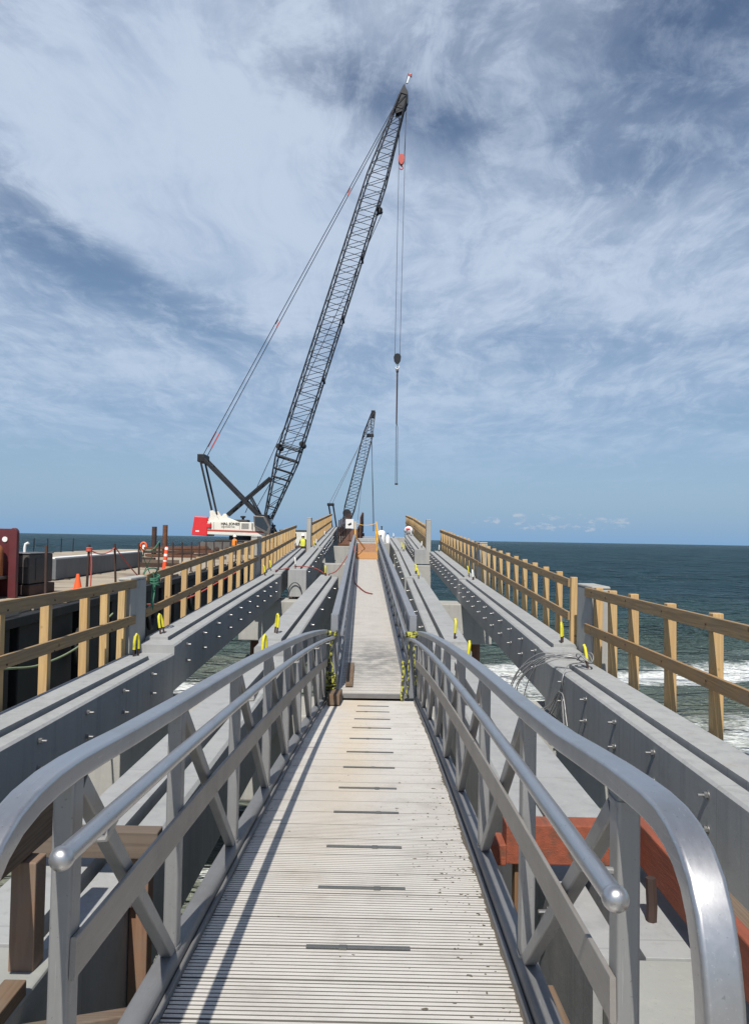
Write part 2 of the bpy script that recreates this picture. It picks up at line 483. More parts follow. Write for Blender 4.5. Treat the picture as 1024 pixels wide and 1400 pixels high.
# ------------------------------------------------------------------ mesh helpers
class MB:
    def __init__(s):
        s.v = []
        s.f = []

    def add(s, vs, fs):
        o = len(s.v)
        s.v += [tuple(v) for v in vs]
        s.f += [tuple(i + o for i in f) for f in fs]
        return s

    def box(s, c, d, m=None):
        x, y, z = d[0] / 2, d[1] / 2, d[2] / 2
        vs = [Vector((a * x, b_ * y, c_ * z)) for a in (-1, 1) for b_ in (-1, 1) for c_ in (-1, 1)]
        if m is not None:
            vs = [m @ v for v in vs]
        vs = [v + Vector(c) for v in vs]
        return s.add(vs, [(0, 1, 3, 2), (4, 6, 7, 5), (0, 4, 5, 1), (2, 3, 7, 6), (0, 2, 6, 4), (1, 5, 7, 3)])

    def span(s, a, b):
        """box between two opposite corners"""
        return s.box([(a[i] + b[i]) / 2 for i in range(3)], [abs(a[i] - b[i]) for i in range(3)])

    def beam(s, p0, p1, w, h, up=(0, 0, 1)):
        p0, p1 = Vector(p0), Vector(p1)
        d = (p1 - p0).normalized()
        side = d.cross(Vector(up))
        if side.length < 1e-4:
            side = d.cross(Vector((0, 1, 0)))
        side.normalize()
        u = side.cross(d)
        vs = []
        for p in (p0, p1):
            for a, b_ in ((-1, -1), (1, -1), (1, 1), (-1, 1)):
                vs.append(p + side * (a * w / 2) + u * (b_ * h / 2))
        return s.add(vs, [(3, 2, 1, 0), (4, 5, 6, 7), (0, 1, 5, 4), (1, 2, 6, 5), (2, 3, 7, 6), (3, 0, 4, 7)])

    def sweep(s, pts, sec, up=(0, 0, 1), fixed_side=None, cap=True, closed=False):
        """sec: list of (side, up) offsets, carried along pts"""
        pts = [Vector(p) for p in pts]
        n = len(sec)
        o = len(s.v)
        prev = None
        for i, p in enumerate(pts):
            if closed:
                d = (pts[(i + 1) % len(pts)] - pts[i - 1]).normalized()
            else:
                d = (pts[min(i + 1, len(pts) - 1)] - pts[max(i - 1, 0)]).normalized()
            if fixed_side is not None:
                side = Vector(fixed_side)
            else:
                ref = Vector(up)
                if prev is not None and abs(d.dot(ref)) > .9:
                    side = prev - d * prev.dot(d)
                else:
                    side = d.cross(ref)
                    if side.length < 1e-3:
                        side = d.cross(Vector((1, 0, 0)))
                side.normalize()
                if prev is not None and side.dot(prev) < 0:
                    side = -side
                prev = side
            u = side.cross(d)
            if u.z < 0 and fixed_side is None and abs(u.z) > .3:
                pass
            for a, b_ in sec:
                s.v.append(tuple(p + side * a + u * b_))
        m = len(pts)
        for i in range(m if closed else m - 1):
            i2 = (i + 1) % m
            for k in range(n):
                k2 = (k + 1) % n
                s.f.append((o + i * n + k, o + i * n + k2, o + i2 * n + k2, o + i2 * n + k))
        if cap and not closed:
            s.f.append(tuple(o + k for k in reversed(range(n))))
            s.f.append(tuple(o + (m - 1) * n + k for k in range(n)))
        return s

    def tube(s, pts, r, n=8, closed=False):
        sec = [(r * math.cos(2 * math.pi * k / n), r * math.sin(2 * math.pi * k / n)) for k in range(n)]
        return s.sweep(pts, sec, closed=closed)

    def lathe(s, prof, c, n=16, axis=(0, 0, 1), cap=True):
        """prof: list of (radius, height)"""
        q = Vector((0, 0, 1)).rotation_difference(Vector(axis))
        o = len(s.v)
        for r, h in prof:
            for k in range(n):
                a = 2 * math.pi * k / n
                s.v.append(tuple(Vector(c) + q @ Vector((r * math.cos(a), r * math.sin(a), h))))
        for i in range(len(prof) - 1):
            for k in range(n):
                k2 = (k + 1) % n
                s.f.append((o + i * n + k, o + i * n + k2, o + (i + 1) * n + k2, o + (i + 1) * n + k))
        if cap:
            s.f.append(tuple(o + k for k in reversed(range(n))))
            s.f.append(tuple(o + (len(prof) - 1) * n + k for k in range(n)))
        return s

    def prism(s, prof, a, b, axis):
        """extrude polygon prof (2-D) between a and b along axis"""
        n = len(prof)
        vs = []
        for t in (a, b):
            for p in prof:
                if axis == 'Y':
                    vs.append((p[0], t, p[1]))
                elif axis == 'X':
                    vs.append((t, p[0], p[1]))
                else:
                    vs.append((p[0], p[1], t))
        fs = [tuple(reversed(range(n))), tuple(range(n, 2 * n))]
        fs += [(k, (k + 1) % n, n + (k + 1) % n, n + k) for k in range(n)]
        return s.add(vs, fs)


def rsec(w, h, r):
    """rounded rectangle section"""
    out = []
    for cx_, cy_, a0 in ((w / 2 - r, h / 2 - r, 0), (-w / 2 + r, h / 2 - r, 90), (-w / 2 + r, -h / 2 + r, 180), (w / 2 - r, -h / 2 + r, 270)):
        for k in range(4):
            a = R(a0 + 30 * k)
            out.append((cx_ + r * math.cos(a), cy_ + r * math.sin(a)))
    return out


ROOT = {}


def tag(o, label=None, cat=None, group=None, kind=None):
    if label:
        o['label'] = label
    if cat:
        o['category'] = cat
    if group:
        o['group'] = group
    if kind:
        o['kind'] = kind
    return o


def thing(name, label, cat, loc=(0, 0, 0), group=None):
    o = bpy.data.objects.new(name, None)
    o.empty_display_size = .3
    COL.objects.link(o)
    o.location = loc
    ROOT[o] = Vector(loc)
    return tag(o, label, cat, group)


def build(name, mb, mat, parent=None, bevel=0.0, smooth=False, loc=None, label=None):
    """link the collected shapes (world coordinates) as one mesh object"""
    base = ROOT[parent] if parent is not None else Vector(loc if loc is not None else (0, 0, 0))
    me = bpy.data.meshes.new(name)
    me.from_pydata([(v[0] - base.x, v[1] - base.y, v[2] - base.z) for v in mb.v], [], mb.f)
    me.validate()
    import bmesh
    bm = bmesh.new()
    bm.from_mesh(me)
    bmesh.ops.recalc_face_normals(bm, faces=bm.faces)
    bm.to_mesh(me)
    bm.free()
    me.materials.append(mat)
    if smooth:
        for p in me.polygons:
            p.use_smooth = True
        if smooth is not True:
            me.set_sharp_from_angle(angle=R(smooth))
    o = bpy.data.objects.new(name, me)
    COL.objects.link(o)
    if parent is not None:
        o.parent = parent
    else:
        o.location = base
    ROOT[o] = base
    if smooth == 40:
        wn = o.modifiers.new('normals', 'WEIGHTED_NORMAL')
        wn.keep_sharp = True
    if bevel:
        bv = o.modifiers.new('edge', 'BEVEL')
        bv.width = bevel
        bv.segments = 2
        bv.limit_method = 'ANGLE'
        bv.angle_limit = R(40)
    if label:
        o['label'] = label
    return o


def copy_at(src, parent, loc):
    """another copy of a small part, standing at world point loc"""
    c = src.copy()
    COL.objects.link(c)
    c.parent = parent
    c.location = Vector(loc) - ROOT[parent]
    ROOT[c] = Vector(loc)
    return c


def tubes(segs, r, n=6):
    mb = MB()
    for a, b in segs:
        mb.tube([a, b], r, n)
    return mb


# ------------------------------------------------------------------ sea and beach
SEA = -5.0


def sea_material():
    m, g, b, pos = new_mat('sea_water')
    s = g.n('ShaderNodeSeparateXYZ')
    g.link(pos, s.inputs[0])
    at = g.n('ShaderNodeAttribute', attribute_name='foam')
    foam = at.outputs['Fac']
    near = g.smooth(s.outputs[1], 90.0, 18.0)
    near2 = g.smooth(s.outputs[1], 46.0, 12.0)
    c = g.mix(near, (.024, .058, .079, 1), (.058, .100, .100, 1))
    c = g.mix(near2, c, (.165, .18, .145, 1))
    pn = g.noise(g.mapping(pos, (.02, .05, 1)), 1, 3, .6)
    c = g.mix(g.math('MULTIPLY', g.smooth(pn, .4, .7), .4), c, (.02, .055, .06, 1))
    lace = g.noise(pos, 1.5, 8, .72, .6)
    lace2 = g.noise(g.mapping(pos, (.55, 1.4, 1)), 5.0, 6, .7, .9)
    fm = g.math('ADD', g.math('MULTIPLY', lace, .62), g.math('MULTIPLY', lace2, .42))
    fm = g.math('ADD', fm, g.math('SUBTRACT', foam, 1.0))
    fm = g.smooth(fm, .06, .32)
    c = g.mix(fm, c, (.66, .69, .68, 1))
    w1 = g.noise(g.mapping(pos, (.55, 1.0, 1)), 1.1, 6, .62, .3)
    w2 = g.noise(g.mapping(pos, (.10, .26, 1)), 1.0, 6, .68, .2)
    w3 = g.noise(g.mapping(pos, (.30, .62, 1)), 1.0, 5, .66, .3)
    w4 = g.noise(g.mapping(pos, (.045, .10, 1)), 1.0, 5, .6, .3)
    h = g.math('ADD', g.math('MULTIPLY', w4, 6.5), g.math('MULTIPLY', w1, .45))
    h = g.math('ADD', g.math('ADD', h, g.math('MULTIPLY', w2, 3.0)), g.math('MULTIPLY', w3, 1.7))
    nd = g.n('ShaderNodeBump')
    nd.inputs['Strength'].default_value = 1.0
    nd.inputs['Distance'].default_value = .85
    g.link(h, nd.inputs['Height'])
    df = g.n('ShaderNodeBsdfDiffuse')
    g.setin(df.inputs['Color'], c)
    g.link(nd.outputs[0], df.inputs['Normal'])
    gl = g.n('ShaderNodeBsdfGlossy')
    gl.inputs['Roughness'].default_value = .16
    g.link(nd.outputs[0], gl.inputs['Normal'])
    fr = g.n('ShaderNodeFresnel')
    fr.inputs['IOR'].default_value = 1.33
    g.link(nd.outputs[0], fr.inputs['Normal'])
    # a wavy surface never mirrors as fully at grazing angles as a flat one
    k = g.math('MULTIPLY', g.math('MULTIPLY', g.math('POWER', fr.outputs[0], 1.2), .80), g.math('SUBTRACT', 1.0, g.math('MULTIPLY', fm, .9)))
    mx = g.n('ShaderNodeMixShader')
    g.link(k, mx.inputs[0])
    g.link(df.outputs[0], mx.inputs[1])
    g.link(gl.outputs[0], mx.inputs[2])
    out = [n_ for n_ in m.node_tree.nodes if n_.type == 'OUTPUT_MATERIAL'][0]
    g.link(mx.outputs[0], out.inputs[0])
    return m


def build_sea():
    rng = random.Random(3)
    comps = []
    for k in range(22):
        lam = 1.3 * 1.16 ** k
        a = rng.gauss(0, .42)
        comps.append((math.sin(a), math.cos(a), 2 * math.pi / lam, rng.random() * 6.28, .0115 * lam ** .85, lam))
    rows = [-14.0]
    y = -14.0
    while y < 9000:
        y += max(.24, abs(y - 2) * .011) if y > 4 else .45
        rows.append(y)
    nc = 240
    V, F, FO = [], [], []
    for y in rows:
        hw = 14 + max(y, 0) * .95
        cell = max(.011 * y, 2 * hw / nc * .6, .24)
        for i in range(nc + 1):
            t = i / nc * 2 - 1
            x = hw * t
            z = 0.0
            if y < 2500:
                for sx, sy, k, ph, am, lam in comps:
                    if lam > cell * 2.4:
                        q = math.sin(k * (sx * x + sy * y) + ph)
                        z += am * (q + .25 * q * q)
            fo = 0.0
            n1 = noise.noise(Vector((x * .07, y * .09, 1.3)))
            n2 = noise.noise(Vector((x * .25, y * .3, 4.1)))
            # the breaking swell off the beach, crest along x
            yc = 38.5 + 2.2 * noise.noise(Vector((x * .06, 0, 7))) + .10 * (x - 10)
            amp = .75 * (.55 + .9 * noise.noise(Vector((x * .045, 3, 2))) + .35)
            amp = max(0, min(amp, 1.1)) * (1 if x > -6 else .5)
            d = y - yc
            z += amp * math.exp(-(d / (1.5 if d < 0 else 3.2)) ** 2)
            # wash in front of it
            front = 31.5 + 1.6 * n1 + .04 * (x - 10)
            k = 0.0
            if y < front + 1:
                k = max(k, math.exp(-((y - (front - 1.5)) / 3.6) ** 2) * (.84 + .34 * n2))
            k = max(k, math.exp(-((y - 23.0 - 2.0 * n1) / .8) ** 2) * (.62 + .4 * n2))
            k = max(k, math.exp(-((y - 25.5 + x * .12) / 5) ** 2 - ((x - 3.5) / 3.5) ** 2) * .82)
            k = max(k, math.exp(-((y - 12.2) / .7) ** 2 - ((x + 2.6) / .55) ** 2) * .75)
            k = max(k, math.exp(-((y - 18) / 9) ** 2) * (.56 + .28 * n2))
            # whitecaps further out
            k = max(k, math.exp(-((y - 104 - 3 * n1 - (x - 40) * .12) / 1.7) ** 2) * (.78 + .55 * n2 + .3 * n1) * (1 if x > 22 else .45))
            k = max(k, math.exp(-((y - 86 + 3 * n1) / 7.0) ** 2) * (.30 + .5 * n1))
            if y > 120:
                k = max(k, .30 * max(0, n2 + .2))
            V.append((x, y, SEA + z))
            FO.append(min(k, 1.0))
    w = nc + 1
    for r_ in range(len(rows) - 1):
        for i in range(nc):
            a = r_ * w + i
            F.append((a, a + 1, a + w + 1, a + w))
    me = bpy.data.meshes.new('sea')
    me.from_pydata(V, [], F)
    at = me.attributes.new('foam', 'FLOAT', 'POINT')
    at.data.foreach_set('value', FO)
    for p in me.polygons:
        p.use_smooth = True
    me.materials.append(sea_material())
    o = bpy.data.objects.new('sea', me)
    COL.objects.link(o)
    tag(o, 'grey green sea with low swell, breaking on the right and reaching the horizon', 'sea', kind='structure')


def build_beach():
    mb = MB()
    nx, ny = 60, 24
    for j in range(ny + 1):
        for i in range(nx + 1):
            x = -60 + 120 * i / nx
            y = -40 + 52 * j / ny
            z = SEA - .35 - .055 * (y - 2) + .12 * noise.noise(Vector((x * .2, y * .2, 0)))
            mb.v.append((x, y, z))
    for j in range(ny):
        for i in range(nx):
            a = j * (nx + 1) + i
            mb.f.append((a, a + 1, a + nx + 2, a + nx + 1))
    o = build('beach', mb, simple('wet_sand', (.23, .20, .15), .6, 0, .2, 2, .2, (.12, .11, .085), .6, .5), smooth=True)
    tag(o, 'wet brown sand of the beach below the gangway', 'beach', kind='structure')


build_sea()
build_beach()

# ------------------------------------------------------------------ pier: bents
def bent(name_y, y, top, h, x0, x1, label):
    t = thing('pier_bent', label, 'pier bent', ((x0 + x1) / 2, y, SEA - 1), 'concrete bents across the pier')
    mb = MB()
    mb.span((x0, y - .7, top - h), (x1, y + .7, top))
    build('cap', mb, M['concrete_cap'], t, .03)
    for k in range(4):
        x = x0 + .55 + (x1 - x0 - 1.1) * k / 3
        p = MB().lathe([(.27, SEA - 1.5), (.27, top - h - .002)], (x, y, 0), 16)
        build('pile', p, M['rust'] if k in (0, 3) else M['concrete_cap'], t, smooth=40)


bent('a', 12.25, -2.64, 1.28, -4.4, 3.62, 'first concrete bent from the camera, under the near joint of the girders')
bent('b', 25.5, -2.05, 1.27, -4.5, 3.6, 'second concrete bent, carrying the joint beside the yellow marked blocks mid pier')
bent('c', 39.5, -1.30, 1.22, -4.6, 2.55, 'third concrete bent, below the exposed end block of the narrower right girder')
bent('d', 54.0, -.56, 1.2, -4.5, 2.5, 'fourth concrete bent, just past the orange plywood ramp')
bent('e', 68.0, .18, 1.2, -4.8, 2.9, 'farthest concrete bent of the pier')

# ------------------------------------------------------------------ pier: girders
GD, GW = .74, .60


def make_bolt():
    mb = MB()
    mb.lathe([(.034, 0), (.034, .007)], (0, 0, 0), 14, (-1, 0, 0))
    mb.lathe([(.026, .008), (.026, .034)], (0, 0, 0), 6, (-1, 0, 0))
    mb.lathe([(.012, .03), (.012, .078), (.009, .082)], (0, 0, 0), 8, (-1, 0, 0))
    return build('bolt', mb, M['bolt'], loc=(0, 0, 0), smooth=30)


def make_loop(kind):
    """lifting loop of strand with a plastic sleeve, standing on a girder end; its foot is the origin"""
    path = [(-.05, 0, 0), (-.05, 0, .18), (-.048, .005, .30), (-.03, .012, .38), (.0, .016, .405), (.03, .012, .38), (.045, .005, .30), (.05, 0, .18), (.05, 0, 0)]
    legs = MB().tube(path[:3], .017, 7).tube(path[-3:], .017, 7)
    lo = build('lifting_loop', legs, M['dark_rust'], loc=(0, 0, 0), smooth=50)
    sl = MB().tube([(-.05, 0, .17)] + path[2:7] + [(.05, 0, .17)], .0245, 9)
    return lo, sl, ('yellow' if kind == 'y' else 'white_sleeve')


BOLT = make_bolt()
BOLT_FREE = True
LOOP_MESH = {}


def loop_on(parent, p, rz, kind='y', s=1.0):
    if kind == 'r':
        p = Vector(p) + Vector((-.03, 0, .02))
        build('bare_dowel', MB().tube([p, p + Vector((.004, 0, .1)), p + Vector((0, .01, .23))], .026, 7), M['dark_rust'], parent, smooth=50)
        p = p + Vector((-.045, .30, 0))
        build('bare_dowel', MB().tube([p, p + Vector((.004, 0, .36))], .014, 6), M['dark_rust'], parent, smooth=50)
        return
    lo, sl, mt = make_loop(kind)
    lo.parent = parent
    lo.location = Vector(p) - ROOT[parent]
    lo.rotation_euler = (random.uniform(-.16, .16), random.uniform(-.16, .16), rz)
    lo.scale = (s * .9, s * .9, s * .92)
    if kind == 'w':
        lo['label'] = 'lifting loop in a white sleeve'
    sv = build('sleeve', sl, M[mt], loc=(0, 0, 0), smooth=50)
    sv.parent = lo


def girder(a, b, side, label, bolts=0, loops=(), block0=False, block1=False, group='concrete girders of the pier', gd=GD, pad0=.45, pad1=.45):
    """a, b: (x, y, z) of the upper inner edge at each end; side +1: body lies to +x, -1: to -x"""
    a, b = Vector(a), Vector(b)
    g0 = thing('concrete_girder', label, 'girder', ((a.x + b.x) / 2 + side * GW / 2, a.y, min(a.z, b.z) - gd), group)
    s = side
    L = b.y - a.y

    def at(y):
        t = (y - a.y) / L
        return a.x + (b.x - a.x) * t, a.z + (b.z - a.z) * t

    full = [(0, -gd), (0, -.035), (.025, -.012), (.180, -.012), (.182, -.13), (.228, -.13), (.230, .03), (.575, .03), (.60, -.012), (.60, -gd)]
    flat = [(0, -gd), (0, -.045), (.03, -.02), (.185, -.02), (.19, -.02), (.232, -.02), (.237, -.02), (.56, -.02), (.60, -.05), (.60, -gd)]
    mb = MB()
    y0, y1 = a.y, b.y
    st = []
    if block0:
        st += [(y0, flat), (y0 + pad0, flat), (y0 + pad0 + .002, full)]
    else:
        st += [(y0, full)]
    n = 8
    for k in range(1, n):
        st.append((y0 + (y1 - y0) * k / n, full))
    if block1:
        st += [(y1 - pad1 - .06, full), (y1 - pad1, flat), (y1, flat)]
    else:
        st += [(y1, full)]
    npf = len(full)
    for y, prof in st:
        x_, z_ = at(y)
        for px, pz in prof:
            mb.v.append((x_ + s * px, y, z_ + pz))
    for k in range(len(st) - 1):
        for i in range(npf):
            i2 = (i + 1) % npf
            mb.f.append((k * npf + i, k * npf + i2, (k + 1) * npf + i2, (k + 1) * npf + i))
    mb.f.append(tuple(range(npf)))
    mb.f.append(tuple((len(st) - 1) * npf + i for i in reversed(range(npf))))
    build('beam', mb, M['concrete'], g0, .006)
    if bolts:
        k = 0
        y = a.y + .75
        while y < b.y - .5:
            x_, z_ = at(y)
            for dz in (-.135, -.40):
                src = BOLT
                c = src.copy()
                COL.objects.link(c)
                c.parent = g0
                c.location = Vector((x_ - s * .0005, y, z_ + dz)) - ROOT[g0]
                if s < 0:
                    c.rotation_euler = (0, 0, math.pi)
                if bolts == 2 and dz < -.3:
                    bpy.data.objects.remove(c)
            y += 1.2 if bolts == 1 else 2.4
    for y, kind in loops:
        x_, z_ = at(y)
        loop_on(g0, (x_ + s * .40, y, z_ - .02), R(random.uniform(60, 120)), kind)
    return g0


# right outer line
girder((2.60, -3.0, -1.83), (2.60, 12.15, -1.83), 1, 'right outer concrete girder nearest the camera, wire cables lying over its far end', 1, [(11.15, 'y')], block1=True, pad1=.55)
girder((2.60, 12.15, -1.70), (2.60, 25.45, -1.28), 1, 'right outer concrete girder of the second span, bolted in pairs, open water beneath', 1, [(12.75, 'y'), (24.9, 'w')], block0=True)
girder((2.60, 25.5, -1.24), (2.50, 39.3, -.59), 1, 'right outer concrete girder of the third span, ending beside the narrower girder', 1, [(26.0, 'y'), (38.6, 'w')], block0=True)
girder((1.74, 39.3, -.50), (1.70, 53.9, .24), 1, 'right concrete girder showing a pale square end block on the third bent', 1, [(40.3, 'w'), (53.0, 'w')], block0=True)
girder((1.70, 54.0, .28), (2.1, 68.0, .97), 1, 'farthest right concrete girder, rising past the fourth bent', 0)
# left outer line
girder((-3.20, -3.0, -1.83), (-3.20, 12.15, -1.83), -1, 'left outer concrete girder nearest the camera, running out of the left edge', 1, [(11.5, 'y')], block1=True, pad1=.55)
girder((-3.20, 12.15, -1.70), (-3.22, 25.2, -1.22), -1, 'left outer concrete girder of the second span, rope and barge behind its fence', 1, [(12.9, 'y'), (24.4, 'y')], block0=True)
girder((-3.24, 25.3, -1.18), (-3.80, 39.2, -.55), -1, 'left outer concrete girder of the third span, tucked behind a second girder', 0, [(25.9, 'y'), (38.3, 'w')], block0=True)
girder((-2.44, 25.6, -1.06), (-2.93, 39.3, -.50), -1, 'left concrete girder with a pale exposed end block and a looped strap at its foot', 2, [(26.1, 'w'), (38.6, 'y')], block0=True, gd=.9)
girder((-2.93, 39.4, -.46), (-3.33, 53.9, .27), -1, 'left concrete girder beyond the gap in the wooden fence', 1, [(40.1, 'w'), (50, 'w')], block0=True)
girder((-3.33, 54.0, .30), (-3.8, 68.0, .97), -1, 'farthest left concrete girder at the foot of the small crane', 0)
# inner lines
girder((.96, 3.45, -1.84), (.90, 12.1, -1.84), 1, 'right inner concrete girder nearest the camera, passing under the red boards', 2, [(3.78, 'r'), (11.5, 'y')], block1=True)
girder((.86, 12.2, -1.70), (.86, 25.4, -1.27), 1, 'right inner concrete girder of the second span, beside the far gangway', 2, [(13.0, 'y'), (24.9, 'y')], block0=True)
girder((.82, 25.5, -1.23), (.74, 39.3, -.60), 1, 'right inner concrete girder of the third span, beside the orange ramp', 2, [(26.2, 'y'), (38.5, 'y')], block0=True)
girder((.72, 39.4, -.56), (.48, 53.9, .08), 1, 'farthest right inner concrete girder, level with the end of the ramp', 0, [(40.0, 'y'), (53.2, 'w')])
girder((-1.33, 3.45, -1.84), (-1.34, 12.1, -1.84), -1, 'left inner concrete girder nearest the camera, passing under the brown timbers', 2, [(11.7, 'y')], block1=True)
girder((-1.36, 12.2, -1.70), (-1.36, 25.4, -1.24), -1, 'left inner concrete girder of the second span, ending short by the red hose', 2, [(13.2, 'y'), (25.0, 'y')], block0=True)
bpy.data.objects.remove(BOLT)

# abutment behind the near girders
t = thing('abutment', 'grey cracked concrete abutment under the near end of the gangway', 'abutment', (0, 2, -6))
mb = MB().span((1.0, -4, -2.9), (2.52, 2.05, -1.822))
mb.span((1.0, 2.075, -2.9), (2.52, 2.62, -1.819))
mb.span((1.0, 2.64, -2.9), (2.52, 3.445, -1.815))
mb.span((-1.93, -4, -2.9), (-1.36, 3.445, -1.818))
build('back_wall', mb, M['slab'], t, .012)
mb = MB().span((1.5, -4, -4.2), (4.2, 6.35, -2.60))
mb.span((-3.6, -4, -4.2), (1.498, 2.7, -2.92))
build('footing', mb, M['concrete_cap'], t, .02)
mb = MB()
mb.tube([(1.50, 3.40, -1.814), (1.75, 3.42, -1.814), (2.0, 3.395, -1.814), (2.3, 3.41, -1.814)], .004, 4)
build('crack', mb, M['dark_steel'], t)


# ------------------------------------------------------------------ concrete pilasters
def pilaster(x0, x1, y0, y1, z0, z1, label):
    t_ = thing('concrete_pilaster', label, 'pilaster', ((x0 + x1) / 2, (y0 + y1) / 2, z0), 'concrete pilasters in the fence line')
    mb_ = MB()
    n_ = [(x0, y0), (x1, y0), (x1, y1), (x0, y1)]
    mb_.prism(n_, z0, z1, 'Z')
    build('shaft', mb_, M['concrete_cap'], t_, .018)
    mc = MB().prism([(x0 - .003, y0 - .003), (x1 + .003, y0 - .003), (x1 + .003, y1 + .003), (x0 - .003, y1 + .003)], z1 + .001, z1 + .05, 'Z')
    build('coping', mc, M['concrete_cap'], t_, .02)
    ms = MB().span((x0 - (.006 if x0 > 0 else -((x1 - x0))), y0 + .15, z0 + .42), ((x0 if x0 > 0 else x1 + .006), y0 + .21, z0 + .50))
    build('socket', ms, M['black'], t_)


pilaster(3.24, 3.52, 11.85, 12.75, -2.45, -.72, 'grey concrete pilaster where the right wooden fence breaks, nearest the sea')
pilaster(-4.03, -3.83, 11.9, 12.7, -2.45, -.72, 'grey concrete pilaster in the left fence, beside the yellow lifting loops')
pilaster(3.24, 3.5, 25.3, 26.1, -1.9, -.10, 'small grey concrete pilaster half way along the long right fence')
pilaster(-4.06, -3.86, 24.2, 25.0, -1.9, -.04, 'grey concrete pilaster at the middle of the far left fence')
pilaster(2.32, 2.56, 39.3, 40.0, -1.25, .98, 'tall pale concrete pilaster at the short right fence beyond the ramp')
pilaster(-3.78, -3.56, 39.4, 40.1, -1.2, .98, 'tall pale pilaster at the near end of the short left fence')


# ------------------------------------------------------------------ timber fences
NAIL = build('bolt_head', MB().lathe([(.011, 0), (.011, .006)], (0, 0, 0), 8, (-1, 0, 0)), M['dark_rust'], loc=(0, 0, 0))

def fence(a, b, posts, top0, top1, drop, side, label, foot=None, over=None, rail_over=(.25, .12)):
    """a, b: (x, y) of the inner face line; posts: list of y; rails on the walkway side"""
    t_ = thing('wooden_fence', label, 'fence', ((a[0] + b[0]) / 2, a[1], top0 - 1.9), 'temporary timber fences along the pier')
    L = b[1] - a[1]
    if over is None:
        over = .03 if side > 0 else -.015

    def at(y):
        k = (y - a[1]) / L
        return a[0] + (b[0] - a[0]) * k, top0 + (top1 - top0) * k
    for i, y in enumerate(posts):
        x_, z_ = at(y)
        x_ += side * .06
        z_ += over + random.uniform(-.012, .012)
        w_ = .105
        j = random.uniform(-.008, .008)
        mb_ = MB().beam((x_ + j, y, z_ - drop + random.uniform(-.05, .05)), (x_ - j, y + random.uniform(-.012, .012), z_), w_, w_, up=(0, 1, 0))
        build('post', mb_, M['post_wood'], t_, .006)
        if y < 26:
            for zz in (z_ - drop + .40, z_ - .09, z_ - .65):
                if zz > z_ - drop + .5 or True:
                    src = NAIL.copy()
                    COL.objects.link(src)
                    src.parent = t_
                    off = -side * (.0535 if zz < z_ - drop + .5 else .104)
                    src.location = Vector((x_ + off, y + random.uniform(-.02, .02), zz + random.uniform(-.02, .02))) - ROOT[t_]
                    src.rotation_euler = (0, 0, 0 if side > 0 else math.pi)
    for dz, hh in ((-.07, .14), (-.63, .14)):
        ya, yb = a[1] - (rail_over[0] if dz > -.3 else rail_over[0]), b[1] + rail_over[1]
        xa, za = at(ya)
        xb, zb = at(yb)
        x_off = -side * .022
        mb_ = MB().beam((xa + x_off, ya, za + dz), (xb + x_off, yb, zb + dz), .04, hh)
        build('rail', mb_, M['rail_wood'], t_, .005)
    return t_


fence((3.23, .0), (3.23, 11.85), [.4, 1.6, 2.8, 4.0, 5.2, 6.4, 7.6, 8.8, 10.06, 10.96, 11.7], -.69, -.70, 1.75, 1, 'near right timber fence with tall posts against the breaking waves', rail_over=(.4, .25))
fence((3.23, 13.2), (3.23, 25.1), [13.2, 14.25, 15.35, 16.5, 17.65, 18.8, 20.0, 21.2, 22.4, 23.6, 24.8], -.62, -.14, 1.7, 1, 'long right timber fence of the second span with the open sea behind', rail_over=(.05, .15))
fence((3.23, 26.3), (3.13, 40.4), [26.3 + 1.28 * k for k in range(12)], -.08, .52, 1.65, 1, 'far end of the right timber fence, cut off against the sky', rail_over=(.9, .05))
fence((2.34, 40.2), (2.32, 53.8), [40.2 + 1.24 * k for k in range(12)], .70, 1.42, 1.75, 1, 'short right timber fence standing above the square end block', rail_over=(.6, .05))
fence((2.32, 55.0), (2.2, 68.0), [55 + 1.3 * k for k in range(11)], 1.48, 2.10, 1.75, 1, 'farthest right timber fence, peeping over the shorter one', rail_over=(.5, .05))
fence((-3.86, .0), (-3.86, 11.85), [.6, 1.9, 3.2, 4.5, 5.7, 6.85, 7.95, 9.1, 10.3, 11.05, 11.78], -.69, -.70, 1.75, -1, 'near left timber fence with the dark barge hull behind it', rail_over=(.4, .3))
fence((-3.88, 12.75), (-3.88, 24.2), [12.78, 14.4, 15.6, 16.8, 18.0, 19.2, 20.4, 21.55, 22.75, 23.8], -.66, -.06, 1.75, -1, 'long left timber fence with green rope tied to its first post', rail_over=(.0, .2))
fence((-3.90, 25.1), (-4.28, 39.0), [25.2 + 1.24 * k for k in range(12)], -.04, .62, 1.7, -1, 'left timber fence in front of the big crane, ending at a gap', rail_over=(.3, .06))
fence((-3.58, 40.2), (-4.3, 67.5), [40.3 + 1.24 * k for k in range(23)], .80, 2.12, 1.8, -1, 'short left timber fence below the small distant crane', rail_over=(.3, .06))


bpy.data.objects.remove(NAIL)

# ------------------------------------------------------------------ near gangway
def dz_(y):
    return -1.392 - .0312 * y - .0041 * y * y


XL, XR = -.655, .478
t = thing('aluminium_gangway', 'near aluminium gangway with ribbed deck, truss sides and curved rail ends', 'gangway', ((XL + XR) / 2, 5.5, -2.4))
prof = []
y = .7
k = 0
while y < 10.34:
    w_, d_ = (.0085, .012) if k % 10 else (.013, .022)
    z_ = dz_(y)
    prof += [(y, z_), (y + .0245 - w_, z_), (y + .0245 - w_ * .92, z_ - d_), (y + .0245 - w_ * .08, z_ - d_)]
    y += .0245
    k += 1
prof.append((y, dz_(y)))
mb = MB()
for x in (XL - .02, XR + .02):
    for p in prof:
        mb.v.append((x, p[0], p[1]))
n = len(prof)
for i in range(n - 1):
    mb.f.append((i, i + 1, n + i + 1, n + i))
